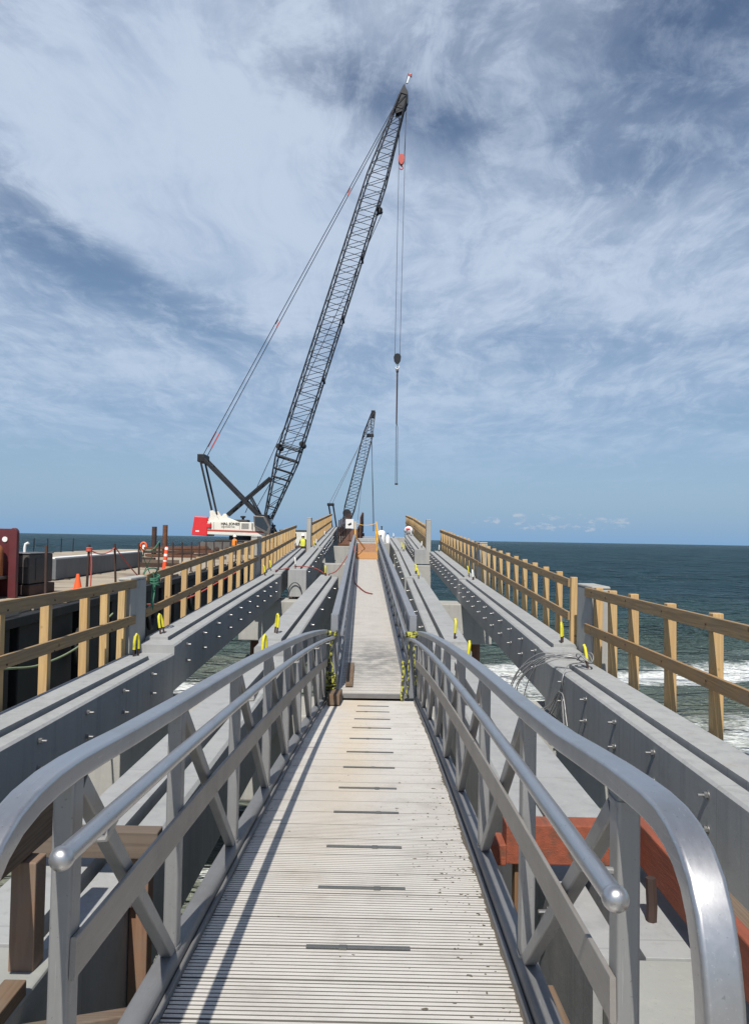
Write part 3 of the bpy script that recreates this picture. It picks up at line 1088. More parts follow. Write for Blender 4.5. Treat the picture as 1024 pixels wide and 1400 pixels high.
# underside and ends
lo = len(mb.v)
for x in (XL - .02, XR + .02):
    for yy in [.7 + (y - .7) * q / 20 for q in range(21)]:
        mb.v.append((x, yy, dz_(yy) - .06))
for q in range(20):
    mb.f.append((lo + q, lo + 21 + q, lo + 22 + q, lo + q + 1))
mb.f.append((n - 1, lo + 20, lo + 41, 2 * n - 1))
mb.f.append((0, n, lo + 21, lo))
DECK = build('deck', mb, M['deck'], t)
DECK.data.materials.append(M['groove'])
for p_ in DECK.data.polygons:
    if p_.index < n - 1 and p_.index % 4 in (1, 2, 3):
        p_.material_index = 1
for y in (1.65, 2.26, 2.91, 3.47, 4.01, 4.63, 5.2, 5.83, 6.42, 7.06, 7.7, 8.35, 9.0, 9.6):
    z_ = dz_(y)
    mb = MB().beam((-.25, y, z_ + .004), (.135, y, z_ + .004), .018, .010)
    mb.box((random.uniform(-.15, .05), y - .004, z_ + .006), (.03, .026, .009))
    build('cleat', mb, M['cleat'], t, .002)
CH = (XL - .055, XR + .055)
for s, xc in ((-1, CH[0]), (1, CH[1])):
    ys = [.8 + .55 * q for q in range(18)]
    ys[-1] = 10.33
    # bottom chord with its small inner lip
    mb = MB().sweep([(xc, y, dz_(y) + .018) for y in ys], rsec(.078, .092, .022), fixed_side=(1, 0, 0))
    build('bottom_chord', mb, M['alu_dull'], t, smooth=40)
    mb = MB().sweep([(xc - s * .05, y, dz_(y) + .012) for y in ys], rsec(.016, .028, .004), fixed_side=(1, 0, 0))
    build('curb_lip', mb, M['alu_dull'], t, smooth=40)
    # top chord, bent down at the near end
    htop = lambda y: dz_(y) + .905
    pts = [(xc, 10.30, htop(10.30))] + [(xc, 10.0 - .6 * q, htop(10.0 - .6 * q)) for q in range(13)]
    if s < 0:
        bend = [(2.2, -.570), (1.96, -.552), (1.8, -.542), (1.68, -.540), (1.58, -.547), (1.50, -.563), (1.44, -.590), (1.39, -.628), (1.355, -.672), (1.33, -.725), (1.315, -.79), (1.307, -.87), (1.30, -1.0), (1.295, -1.42)]
    else:
        bend = [(2.2, -.562), (1.95, -.535), (1.72, -.512), (1.58, -.501), (1.49, -.496), (1.42, -.497), (1.365, -.506), (1.318, -.524), (1.280, -.552), (1.252, -.590), (1.232, -.640), (1.218, -.70), (1.209, -.78), (1.203, -.88), (1.20, -1.0), (1.195, -1.42)]
    pts += [(xc, y, z) for y, z in bend]
    mb = MB().sweep(pts, rsec(.064, .052, .010), fixed_side=(1, 0, 0))
    build('top_chord', mb, M['alu'], t, smooth=40)
    # posts and diagonals
    py = [1.80 if s < 0 else 1.68, 2.76, 3.88, 5.0, 6.03, 6.97, 8.05, 9.08, 9.75, 10.2]
    for y in py:
        mb = MB().sweep([(xc, y, dz_(y) + .055), (xc, y, htop(y) - .025 if y > 2 else (-.555 if s < 0 else -.525))], rsec(.05, .062, .008), up=(0, 1, 0))
        if y < 6:
            for zw in (dz_(y) + .068, htop(y) - (.030 if y > 2 else .0)):
                mb.sweep([(xc, y, zw - .006), (xc, y, zw), (xc, y, zw + .006)], rsec(.058, .070, .014), up=(0, 1, 0))
        build('truss_post', mb, M['alu_v'], t, smooth=40)
    for y, y2 in zip(py[:-1], py[1:]):
        mb = MB().sweep([(xc, y + .05, htop(y + .05) - .03), (xc, y2 - .035, dz_(y2) + .058)], rsec(.04, .045, .006), fixed_side=(1, 0, 0))
        build('diagonal', mb, M['alu_v'], t, smooth=40)
    # flat mid rail on the walkway side
    ys2 = [py[0] - .03] + [2.2 + .58 * q for q in range(14)] + [10.3]
    mb = MB().sweep([(xc - s * .032, y, dz_(y) + .50) for y in ys2], rsec(.013, .095, .004), fixed_side=(1, 0, 0))
    build('mid_rail', mb, M['alu_mid'], t, smooth=40)
    # round grab rail with domed end
    xh = xc - s * (.115 if s > 0 else .11)
    hh = lambda y: dz_(y) + .825
    ys3 = [1.37 if s > 0 else 1.50] + [1.8 + .5 * q for q in range(17)] + [10.3]
    mb = MB().tube([(xh, y, hh(y)) for y in ys3], .0205, 14)
    g_ = build('grab_rail', mb, M['alu'], t, smooth=50)
    mb = MB().lathe([(.0205, -.004), (.0235, .0), (.0235, .006), (.0222, .014), (.018, .021), (.011, .0255), (.003, .027)], (xh, ys3[0] + .002, hh(ys3[0] + .002)), 20, (0, -1, .04))
    e_ = build('end_cap', mb, M['alu'], g_, smooth=50)
    for y in py[:-1:2]:
        mb = MB().tube([(xc - s * .02, y, hh(y) - .07), (xh + s * .02, y, hh(y) - .065), (xh, y, hh(y) - .02)], .008, 7)
        build('rail_bracket', mb, M['alu_v'], t, smooth=50)

# dirt on the ribbed deck
mb = MB()
for k in range(620):
    if k < 420:
        x = min(XR - .005, XR - abs(random.gauss(.05, .14)))
        y = random.choice((random.gauss(4.3, .7), random.gauss(3.5, .9), random.uniform(1.5, 10)))
    else:
        x = random.choice((XL + abs(random.gauss(0, .02)), XR - abs(random.gauss(0, .012)), random.uniform(XL, XR)))
        y = random.uniform(1.0, 10)
    if not 1 < y < 10.2:
        continue
    r = random.choice((.0018, .0025, .003, .004, .006)) * random.uniform(.6, 1.3)
    st_ = random.uniform(.5, 2.2)
    z_ = dz_(y)
    m_ = 6
    vs = []
    for q in range(m_):
        a_ = 6.283 * q / m_
        rr = r * random.uniform(.4, 1.5)
        vs.append((x + rr * st_ * math.cos(a_), y + rr * 1.3 * math.sin(a_), z_ + .0012))
    vs.append((x, y, z_ + r * .5))
    mb.add(vs, [(q, (q + 1) % m_, m_) for q in range(m_)])
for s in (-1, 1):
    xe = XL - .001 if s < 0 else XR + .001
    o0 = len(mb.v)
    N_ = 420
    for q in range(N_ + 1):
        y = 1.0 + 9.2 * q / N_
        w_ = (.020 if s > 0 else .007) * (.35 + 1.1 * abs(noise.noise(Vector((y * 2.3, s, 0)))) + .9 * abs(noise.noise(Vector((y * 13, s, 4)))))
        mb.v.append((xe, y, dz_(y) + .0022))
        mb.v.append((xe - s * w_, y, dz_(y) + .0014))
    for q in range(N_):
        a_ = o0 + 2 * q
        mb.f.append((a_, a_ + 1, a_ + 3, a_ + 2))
o = build('mud_crumbs', mb, M['mud'], loc=(0, 0, 0))
tag(o, 'dark crumbs of dried mud scattered on the near deck, thickest on the right', 'mud', kind='stuff')

# ------------------------------------------------------------------ far gangway
A, B = Vector((-.07, 10.42, -2.08)), Vector((-.59, 33.0, -.876))
DIR = (B - A).normalized()
SIDE = Vector((DIR.y, -DIR.x, 0)).normalized()
UPV = SIDE.cross(DIR)
t = thing('aluminium_gangway', 'far aluminium gangway sloping up to the orange ramp, weathered pale deck', 'gangway', (A.x, A.y, A.z - .4))
LEN = (B - A).length
mb = MB()
prof = []
d = 0.0
k = 0
while d < LEN - .05:
    w_, dd = ((.009, .010) if k % 3 else (.018, .020))
    prof += [(d, 0), (d + .05 - w_, 0), (d + .05 - w_ * .7, -dd), (d + .05 - w_ * .3, -dd)]
    d += .05
    k += 1
prof.append((d, 0))
n = len(prof)
for sx in (-.445, .445):
    for a_, h_ in prof:
        mb.v.append(tuple(A + DIR * a_ + SIDE * sx + UPV * h_))
for i in range(n - 1):
    mb.f.append((i, i + 1, n + i + 1, n + i))
fd = build('deck', mb, M['deck_far'], t)
fd.data.materials.append(M['groove'])
for p_ in fd.data.polygons:
    if p_.index < n - 1 and p_.index % 4 in (1, 2, 3):
        p_.material_index = 1
mb = MB().beam(A + UPV * -.07, B + UPV * -.07, .80, .10)
build('under_frame', mb, M['dark_steel'], t)
mb = MB().beam(A + DIR * -.03 + UPV * -.02 - SIDE * .44, A + DIR * -.03 + UPV * -.02 + SIDE * .44, .06, .05)
build('end_angle', mb, M['alu_dull'], t)


def gp(a_, sx, h_):
    return A + DIR * a_ + SIDE * sx + UPV * h_


for s in (-1, 1):
    xo = s * .525
    mb = MB().sweep([gp(0, xo, .05), gp(LEN, xo, .05)], rsec(.09, .13, .01))
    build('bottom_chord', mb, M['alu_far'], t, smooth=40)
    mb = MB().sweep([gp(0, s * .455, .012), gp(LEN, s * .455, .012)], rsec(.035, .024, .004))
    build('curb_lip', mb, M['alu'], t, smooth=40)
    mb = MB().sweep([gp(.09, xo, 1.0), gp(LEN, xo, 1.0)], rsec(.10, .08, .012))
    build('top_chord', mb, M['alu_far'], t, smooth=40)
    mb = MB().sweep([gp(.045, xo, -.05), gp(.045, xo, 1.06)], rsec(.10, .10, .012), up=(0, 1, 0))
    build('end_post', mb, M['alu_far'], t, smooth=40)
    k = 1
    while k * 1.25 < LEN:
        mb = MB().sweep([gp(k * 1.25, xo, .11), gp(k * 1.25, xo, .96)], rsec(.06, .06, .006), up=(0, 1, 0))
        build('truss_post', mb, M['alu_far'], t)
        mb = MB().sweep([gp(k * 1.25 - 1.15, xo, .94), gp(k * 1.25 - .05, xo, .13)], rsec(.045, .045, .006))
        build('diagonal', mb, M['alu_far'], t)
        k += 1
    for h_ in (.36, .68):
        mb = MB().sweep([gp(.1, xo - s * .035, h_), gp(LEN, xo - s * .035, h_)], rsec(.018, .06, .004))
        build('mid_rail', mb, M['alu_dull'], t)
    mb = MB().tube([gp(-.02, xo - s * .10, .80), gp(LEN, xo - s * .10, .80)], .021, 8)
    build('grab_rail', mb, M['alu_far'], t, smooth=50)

# things lying at the joint of the two gangways
t = tag(build('timber_block', MB().beam((-.545, 9.55, dz_(9.55) + .075), (-.545, 10.28, dz_(10.28) + .085), .15, .13), M['old_board'], bevel=.008, loc=(-.545, 9.8, -2.1)), 'dark timber block lying left of the deck where the gangways meet', 'timber block')
t = tag(build('timber_plank', MB().beam((-.40, 10.75, -2.03), (-.425, 12.1, -1.955), .10, .04), M['old_board'], bevel=.005, loc=(-.4, 11, -2)), 'short brown plank lying along the left edge of the far deck', 'plank')
for s, lab in ((-1, 'yellow and black rope knotted round the left posts where the gangways meet'), (1, 'yellow and black rope hanging from the right posts where the gangways meet')):
    mb = MB()
    x0 = (CH[0] + .08) if s < 0 else (CH[1] - .10)
    rng = random.Random(5 + s)
    def strand(p, q, wob, nseg=16, r=.010):
        pts = []
        for i in range(nseg + 1):
            f = i / nseg
            v = Vector(p).lerp(Vector(q), f)
            pts.append(v + Vector((rng.uniform(-wob, wob), rng.uniform(-wob, wob), 0)))
        mb.tube(pts, r, 6)
    yb = 10.34
    zb = dz_(10.3)
    # turns round the rails at the top
    for q in range(3):
        pts = [(x0 + .075 * math.cos(a_), yb + .05 * math.sin(a_), zb + .86 + .02 * q + .012 * math.sin(a_ * 2)) for a_ in [6.283 * i / 14 for i in range(15)]]
        mb.tube(pts, .012, 6)
    strand((x0 - .02, yb, zb + .84), (x0 - .05 * s, yb - .02, zb + .04), .012)
    strand((x0 + .02, yb - .02, zb + .84), (x0 + .06 * (1 if s > 0 else -1), yb - .1, zb + .22), .012)
    if s < 0:
        for q in range(7):
            zc = zb + .12 + .035 * q
            pts = [(x0 - .02 + .085 * math.cos(a_), yb - .02 + .06 * math.sin(a_), zc + .02 * math.sin(a_ + q)) for a_ in [6.283 * i / 14 for i in range(15)]]
            mb.tube(pts, .013, 6)
    else:
        strand((x0 - .10, yb + .06, zb + .52), (x0 - .115, yb - .02, zb + .01), .008, r=.02)
    o = build('rope', mb, M['tape'], loc=(x0, yb, zb), smooth=60)
    tag(o, lab, 'rope', 'ropes lashing the gangways together')

# ------------------------------------------------------------------ orange ramp at the far end
t = thing('plywood_ramp', 'orange plywood ramp with yellow side rails at the end of the far gangway', 'ramp', (-.6, 34.5, -1.2))
P0, P1 = B + Vector((0, .05, .0)), B + Vector((-.12, 3.4, .62))
mb = MB().beam(P0, P0.lerp(P1, .42), .98, .03)
build('floor', mb, M['ply'], t)
mb = MB()
q0, q1 = P0.lerp(P1, .42), P1
nx, ny = 10, 14
for j in range(ny + 1):
    for i in range(nx + 1):
        p = q0.lerp(q1, j / ny) + Vector((-.48 + .96 * i / nx, 0, 0))
        p.z += .03 + .09 * max(0, noise.noise(Vector((i * .6, j * .7, 2))))
        mb.v.append(tuple(p))
for j in range(ny):
    for i in range(nx):
        a_ = j * (nx + 1) + i
        mb.f.append((a_, a_ + 1, a_ + nx + 2, a_ + nx + 1))
build('rubble_bed', mb, M['rubble'], t)
for s in (-1, 1):
    o_ = Vector((s * .49, 0, 0))
    for f in (0, .5, 1):
        p = P0.lerp(P1, f) + o_
        build('rail_post', MB().beam(p, p + Vector((0, 0, 1.05)), .05, .05, up=(0, 1, 0)), M['yellow_paint'], t)
    for h_ in (.55, 1.03):
        build('side_rail', MB().beam(P0 + o_ + Vector((0, -.02, h_)), P1 + o_ + Vector((0, .02, h_)), .04, .07), M['yellow_paint'], t)
    if s < 0:
        mb = MB()
        h0, h1 = P0 + o_, P1 + o_
        mb.add([h0 + Vector((-.012, 0, .02)), h1 + Vector((-.012, 0, .02)), h1 + Vector((-.012, 0, .98)), h0 + Vector((-.012, 0, .98)), h0 + Vector((.012, 0, .02)), h1 + Vector((.012, 0, .02)), h1 + Vector((.012, 0, .98)), h0 + Vector((.012, 0, .98))], [(0, 1, 2, 3), (4, 7, 6, 5), (0, 4, 5, 1), (3, 2, 6, 7), (0, 3, 7, 4), (1, 5, 6, 2)])
        build('side_panel', mb, M['yellow_paint'], t)
build('chain', MB().tube([P1 + Vector((-.49 + .98 * f, .03, .98 - .10 * math.sin(math.pi * f))) for f in [i / 10 for i in range(11)]], .014, 6), M['yellow_paint'], t)
build('brace', MB().beam(P0 + Vector((-.47, .1, .95)), P0.lerp(P1, .6) + Vector((-.05, 0, .06)), .04, .04), M['yellow_paint'], t)

# landing beyond the ramp
t = thing('concrete_landing', 'grey concrete landing slab beyond the orange ramp', 'slab', (-.6, 45, -1.4))
build('slab', MB().span((-1.5, 37.2, -.9), (.45, 53.2, -.20)), M['concrete_cap'], t, .03)
build('kerb', MB().span((-1.45, 46, -.199), (.4, 46.6, .02)), M['concrete'], t, .03)
t = thing('white_tank', 'white round topped tank standing just right of the orange ramp', 'tank', (.05, 41, -.2))
build('shell', MB().lathe([(.20, -.2), (.21, -.18), (.21, .30), (.19, .38), (.12, .44), (.04, .46)], (.05, 41, 0), 18), M['white'], t, smooth=50)
build('valve', MB().lathe([(.03, .45), (.03, .62), (.05, .63), (.05, .67)], (.05, 41, 0), 10), M['dark_steel'], t, smooth=40)
build('hatch', MB().span((0.0, 40.78, .02), (.05, 40.80, .22)), M['dark_steel'], t)
t = thing('gas_bottle', 'slim white bottle standing beside the right inner girder end', 'gas bottle', (.62, 39, -.6))
build('shell', MB().lathe([(.10, -.55), (.11, -.53), (.11, .1), (.06, .2), (.03, .24)], (.38, 41.5, 0), 12), M['white'], t, smooth=50)
build('cap', MB().lathe([(.035, .24), (.035, .33)], (.38, 41.5, 0), 10), M['rust'], t, smooth=40)
t = thing('sack', 'white sack with red print lying on the far right girder', 'sack', (1.95, 55.2, .3))
mb = MB()
for j in range(9):
    for i in range(12):
        th, ph = math.pi * j / 8, 6.283 * i / 12
        k_ = 1 + .12 * noise.noise(Vector((math.cos(ph) * 2, math.sin(ph) * 2, j * .6)))
        mb.v.append((2.0 + .34 * math.sin(th) * math.cos(ph) * k_, 55.3 + .5 * math.sin(th) * math.sin(ph) * k_, .64 + .30 * math.cos(th) * k_))
for j in range(8):
    for i in range(12):
        mb.f.append((j * 12 + i, j * 12 + (i + 1) % 12, (j + 1) * 12 + (i + 1) % 12, (j + 1) * 12 + i))
sk = build('bag', mb, M['white'], t, smooth=True)
build('print', MB().box((1.93, 54.79, .72), (.30, .03, .14)), M['red'], t, .01)

# ------------------------------------------------------------------ timber frames under the near gangway
t = thing('timber_support', 'red painted timber frame resting on the right inner girder', 'timber support', (1.1, 4.2, -1.8))
build('cross_beam', MB().span((.70, 4.20, -1.73), (1.40, 4.34, -1.52)), M['red_board'], t, .006)
build('step_block', MB().span((.60, 4.18, -1.73), (.698, 4.36, -1.62)), M['red_board'], t, .006)
build('long_beam', MB().beam((1.44, 4.50, -1.61), (1.42, .6, -1.60), .06, .22), M['red_board'], t, .008)
build('top_board', MB().beam((1.56, 4.52, -1.62), (1.56, .7, -1.61), .14, .05), M['old_board'], t, .005)
build('leg', MB().beam((.80, 4.29, -3.2), (.80, 4.29, -1.74), .09, .09, up=(0, 1, 0)), M['old_wood'], t, .005)
build('low_board', MB().beam((.74, 3.35, -2.0), (.80, 1.2, -1.97), .05, .24), M['old_board'], t, .005)
t = thing('timber_support', 'weathered brown timber frame resting on the left inner girder', 'timber support', (-1.6, 4.2, -1.8))
build('cross_beam', MB().span((-1.88, 4.20, -1.745), (-1.17, 4.30, -1.60)), M['old_board_x'], t, .006)
build('long_beam', MB().beam((-1.50, 3.62, -1.27), (-1.50, 2.9, -1.265), .09, .19), M['old_board'], t, .008)
build('leg', MB().beam((-1.46, 3.3, -1.83), (-1.46, 3.3, -1.372), .105, .105, up=(0, 1, 0)), M['old_red'], t, .006)
build('leg', MB().beam((-1.275, 4.29, -3.4), (-1.275, 4.29, -1.76), .10, .10, up=(0, 1, 0)), M['old_red'], t, .005)
build('low_beam', MB().beam((-1.41, 3.1, -1.81), (-1.40, 1.0, -1.80), .09, .095), M['old_board'], t, .006)
build('low_cross', MB().beam((-1.35, 3.0, -1.96), (-.72, 3.15, -1.93), .06, .14), M['old_board_x'], t, .006)

# ------------------------------------------------------------------ hoses, ropes, cables on the pier
def catmull(pts, n_=8):
    P = [Vector(p) for p in pts]
    P = [P[0] * 2 - P[1]] + P + [P[-1] * 2 - P[-2]]
    out = []
    for i in range(1, len(P) - 2):
        for k_ in range(n_):
            u = k_ / n_
            a_, b_, c_, d_ = P[i - 1], P[i], P[i + 1], P[i + 2]
            out.append(.5 * ((2 * b_) + (-a_ + c_) * u + (2 * a_ - 5 * b_ + 4 * c_ - d_) * u * u + (-a_ + 3 * b_ - 3 * c_ + d_) * u ** 3))
    out.append(P[-2])
    return out


o = build('red_hose', MB().tube(catmull([(-3.55, 26.0, -1.12), (-3.1, 26.2, -1.05), (-2.75, 26.2, -.98), (-2.2, 26.1, -1.03), (-1.75, 25.6, -1.22), (-1.62, 25.0, -1.16), (-1.40, 25.2, -1.05), (-1.12, 26.0, -.62), (-.98, 26.2, -.30), (-.90, 26.0, -.24), (-.86, 25.4, -.45), (-.83, 24.6, -1.1), (-.78, 23.8, -1.32), (-.62, 22.6, -1.40), (-.40, 21.4, -1.47), (-.20, 21.0, -1.495)]), .016, 8), M['red_hose'], loc=(-1.6, 25, -1.2), smooth=60)
tag(o, 'red hose draped across the left girders and over the far gangway rail', 'hose')

mb = MB()
rng = random.Random(11)
for k in range(7):
    b_ = rng.uniform(0, .22)
    dy = rng.uniform(-.15, .25)
    pts = [(2.96, 11.2 + rng.uniform(-.06, .06), -1.74 + .02 * k * .5),
           (2.74, 11.2 + dy * .5, -1.66 + rng.uniform(-.03, .06)),
           (2.52 - b_ * .6, 11.35 + dy, -1.70 + rng.uniform(-.05, .05)),
           (2.32 - b_, 11.6 + dy, -1.92 - rng.uniform(0, .1)),
           (2.22 - b_, 11.8 + dy, -2.22 - rng.uniform(0, .18)),
           (2.30 - b_ * .5, 11.7 + dy, -2.50 - rng.uniform(0, .2)),
           (2.48, 11.3 + dy, -2.42 - rng.uniform(0, .15)),
           (2.555, 10.9 + dy * .5, -2.1)]
    if k % 2:
        pts += [(2.55, 10.8, -1.9), (2.66, 10.95, -1.74), (2.92, 11.15, -1.72)]
    else:
        pts += [(2.555, 10.6 + dy, -2.35 - rng.uniform(0, .3))]
    mb.tube(catmull(pts, 8), .0078, 6)
for k in range(2):
    pts = [(2.95 + .09 * math.cos(a_) * (1 + .2 * k), 11.15 + .22 * math.sin(a_), -1.66 + .05 * math.sin(a_ * 2 + k) + .02 * k) for a_ in [6.283 * i / 20 for i in range(21)]]
    mb.tube(pts, .009, 6)
o = build('cable_bundle', mb, M['cable_light'], loc=(2.7, 11.2, -1.9), smooth=60)
tag(o, 'tangle of grey wire cables slung over the right outer girder', 'cables')
o = build('strap', MB().tube([(-3.03 + .47 * (.5 - .5 * math.cos(a_)), 25.52, -1.93 + .44 * math.sin(a_)) for a_ in [math.pi * i / 16 for i in range(17)]], .018, 6), M['cable'], loc=(-2.8, 25.5, -1.9), smooth=60)
tag(o, 'dark wire sling standing in a hoop against the pale girder end', 'sling')

mb = MB().tube(catmull([(-3.80, 12.95, -.62), (-3.78, 13.0, -.9), (-3.80, 12.9, -1.2), (-3.83, 13.05, -.75), (-3.78, 13.1, -.58), (-3.90, 12.85, -.60), (-3.98, 12.95, -.95), (-3.85, 13.1, -1.3), (-3.8, 13.0, -.7)]), .012, 7)
for q in range(5):
    mb.tube([(-3.82 + .11 * math.cos(a_), 13.0 + .13 * math.sin(a_), -.70 - .03 * q + .03 * math.sin(a_ + q)) for a_ in [6.283 * i / 14 for i in range(15)]], .010, 6)
o = build('rope', mb, M['green_rope'], loc=(-3.8, 13, -.9), smooth=60)
tag(o, 'green rope coiled on the first post of the long left fence', 'rope')
o = build('rope', MB().tube(catmull([(-4.04, 7.2, -1.35), (-4.1, 8.5, -1.5), (-4.1, 9.4, -1.6), (-4.1, 10.6, -1.54), (-4.1, 11.9, -1.22)]), .014, 7), M['pale_rope'], loc=(-4.1, 8, -1.5), smooth=60)
tag(o, 'pale green rope sagging behind the near left fence', 'rope')
o = build('rope', MB().tube(catmull([(-4.05, 13.0, -1.18), (-4.1, 15, -1.32), (-4.1, 17, -1.33), (-4.1, 19.5, -1.18), (-4.05, 22, -1.0)]), .016, 7), M['red_rope'], loc=(-4.1, 16, -1.3), smooth=60)
tag(o, 'thin red rope strung behind the long left fence', 'rope')

# ------------------------------------------------------------------ work barge on the left
BZ = -1.70                      # deck height
BA = R(2.9)                     # the barge lies slightly askew to the pier
BO = Vector((-7.55, 14.0, 0))   # a point on its pier side edge
BD = Vector((-math.sin(BA), math.cos(BA), 0))
BN = Vector((-math.cos(BA), -math.sin(BA), 0))    # away from the pier


def bp(along, across, z):
    """point on the barge: metres along its edge, metres in from the edge, height above its deck"""
    v = BO + BD * along + BN * across
    return Vector((v.x, v.y, BZ + z))


def bbox(mb_, a0, a1, c0, c1, z0, z1):
    vs = [bp(a_, c_, z_) for a_ in (a0, a1) for c_ in (c0, c1) for z_ in (z0, z1)]
    return mb_.add(vs, [(0, 1, 3, 2), (4, 6, 7, 5), (0, 4, 5, 1), (2, 3, 7, 6), (0, 2, 6, 4), (1, 5, 7, 3)])


t = thing('work_barge', 'dark hulled work barge with a sandy deck moored along the left side of the pier', 'barge', tuple(bp(30, 9, -3.5)))
rng = random.Random(21)
a = -14.0
while a < 76:
    ln = rng.uniform(1.5, 3.4)
    mb = MB()
    bbox(mb, a, a + ln, .12 + rng.uniform(0, .05), 18.5, -3.6, -.32)
    build('hull_module', mb, M['hull'], t, .03)
    a += ln + rng.choice((.05, .05, .3, .45))
mb = MB()
bbox(mb, -14, 76, 0, 19, -.315, -.10)
build('deck_edge', mb, M['hull'], t, .02)
a = -14.0
mb = MB()
while a < 75.5:
    w_ = rng.uniform(.9, 1.3)
    bbox(mb, a, min(a + w_ - .03, 76), .12 + rng.uniform(0, .25), 18.9, -.098, rng.uniform(-.012, .012))
    a += w_
build('deck_mats', mb, M['barge_deck'], t, .01)
for a_, c_ in ((6, .05), (13.5, .05), (21, .05), (30, .05), (40, .05)):
    mb = MB().tube([bp(a_ + .3 * math.cos(q), -.12, -1.2 + .4 * math.sin(q)) for q in [6.283 * i / 14 for i in range(14)]], .10, 8, closed=True)
    build('tyre_fender', mb, M['black'], t, smooth=60)

# stanchions round the deck, each one a post of its own
k = 0
posts_near = []
for a_ in (1.5, 4.6, 7.6, 10.4, 13.2, 16, 18.6, 20.6, 22.6, 24.6, 26.8, 29.4, 32, 35, 38, 41.5, 45, 49):
    b_ = bp(a_, .25, 0)
    lean = Vector((rng.uniform(-.06, .06), rng.uniform(-.1, .1), 0))
    posts_near.append(b_ + lean + Vector((0, 0, 1.32)))
    mb = MB().tube([b_ + Vector((0, 0, -.02)), b_ + lean + Vector((0, 0, 1.4))], .036, 7).lathe([(.09, 0), (.09, .03)], b_, 10)
    o = build('stanchion', mb, M['dark_rust'], loc=tuple(b_), smooth=40)
    tag(o, 'rusty steel stanchion standing along the pier side edge of the barge', 'stanchion', 'stanchions along the near barge edge')
for a_ in [10 + 3.1 * q for q in range(17)]:
    b_ = bp(a_, 18.4, 0)
    lean = Vector((rng.uniform(-.08, .08), rng.uniform(-.1, .1), 0))
    mb = MB().tube([b_ + Vector((0, 0, -.02)), b_ + lean + Vector((0, 0, 1.25))], .04, 7).lathe([(.1, 0), (.1, .03)], b_, 10)
    o = build('stanchion', mb, M['dark_steel'], loc=tuple(b_), smooth=40)
    tag(o, 'dark stanchion on the far seaward edge of the barge deck', 'stanchion', 'stanchions along the far barge edge')


def sag(p, q, s_, n_=10):
    return [Vector(p).lerp(Vector(q), i / n_) - Vector((0, 0, s_ * 4 * (i / n_) * (1 - i / n_))) for i in range(n_ + 1)]


mb = MB()
mb.tube(sag(posts_near[2] + Vector((0, 0, -.05)), posts_near[3] + Vector((0, 0, -.05)), .16), .018, 6)
mb.tube([posts_near[2] + Vector((.05, 0, 0)), posts_near[2] + Vector((.08, 0, -.5)), posts_near[2] + Vector((.06, .02, -1.2))], .018, 6)
mb.tube(sag(posts_near[3], bp(13.4, .2, .1), .05), .02, 6)
for q in range(3):
    mb.tube([posts_near[2] + Vector((.07 * math.cos(a_), .07 * math.sin(a_), -.02 - .04 * q)) for a_ in [6.283 * i / 10 for i in range(11)]], .022, 5)
o = build('rope', mb, M['red_rope'], loc=tuple(posts_near[2]), smooth=60)
tag(o, 'faded red rope slung between barge stanchions beside the orange cone', 'rope')
mb = MB()
mb.tube(sag(posts_near[4], bp(15, .2, .0), .02), .017, 6)
mb.tube(sag(posts_near[4], posts_near[5] + Vector((0, 0, .15)), .3), .017, 6)
mb.tube(sag(posts_near[5] + Vector((0, 0, .15)), bp(17.5, 1.2, .1), .02), .017, 6)
o = build('rope', mb, M['green_rope'], loc=tuple(posts_near[4]), smooth=60)
tag(o, 'sea green rope hanging in a loop from the barge stanchions', 'rope')

for h_ in (.6, 1.15):
    mb = MB()
    for q in range(16):
        mb.tube(sag(bp(10 + 3.1 * q, 18.4, h_), bp(13.1 + 3.1 * q, 18.4, h_), .05, 4), .014, 5)
    o = build('safety_line', mb, M['cable'], loc=tuple(bp(10, 18.4, h_)))
    tag(o, ('lower' if h_ < 1 else 'upper') + ' wire safety line strung along the seaward barge stanchions', 'wire')

# precast beam lying on the barge deck
t = thing('precast_beam', 'long grey precast beam with a pale top lying on the barge deck', 'beam', (-12.3, 34, BZ))
p0, p1 = Vector((-11.9, 27.6, BZ + .40)), Vector((-13.0, 41.2, BZ + .40))
build('beam', MB().beam(p0, p1, .6, .74), M['shaded_concrete'], t, .02)
build('ledge', MB().beam(p0 + Vector((.06, 0, .395)), p1 + Vector((.06, 0, .395)), .40, .05), M['white'], t, .01)
for f in (.05, .35, .65, .95):
    p = p0.lerp(p1, f)
    build('dunnage', MB().box((p.x, p.y, BZ + .018), (1.2, .14, .034)), M['old_board_x'], t)

# welder set
W0 = Vector((-10.02, 21.4, BZ))
t = thing('welding_machine', 'charcoal welding generator on a dark skid beside the red rack', 'welding machine', tuple(W0))
mb = MB().box(W0 + Vector((0, 0, .72)), (1.25, 1.5, .80))
build('housing', mb, M['charcoal'], t, .03)
build('skid', MB().box(W0 + Vector((0, 0, .16)), (1.35, 1.6, .28)), M['dark_rust'], t, .02)
build('lid', MB().box(W0 + Vector((0, 0, 1.14)), (1.29, 1.54, .03)), M['track_grey'], t, .01)
mb = MB()
for q in range(5):
    mb.box(W0 + Vector((-.15, -.756, .50 + .045 * q)), (.66, .012, .018))
build('louvre', mb, M['black'], t)
mb = MB().box(W0 + Vector((0, -.752, .93)), (1.16, .008, .30))
for q in range(6):
    mb.box(W0 + Vector((-.48 + .17 * q, -.757, .84)), (.09, .014, .04))
mb.box(W0 + Vector((-.42, -.757, 1.02)), (.06, .014, .04)).box(W0 + Vector((-.22, -.757, .98)), (.10, .014, .10)).box(W0 + Vector((.1, -.757, 1.0)), (.12, .014, .04))
build('control_panel', mb, M['track_grey'], t)
build('door', MB().box(W0 + Vector((.63, .1, .70)), (.014, .9, .6)), M['charcoal'], t, .004)
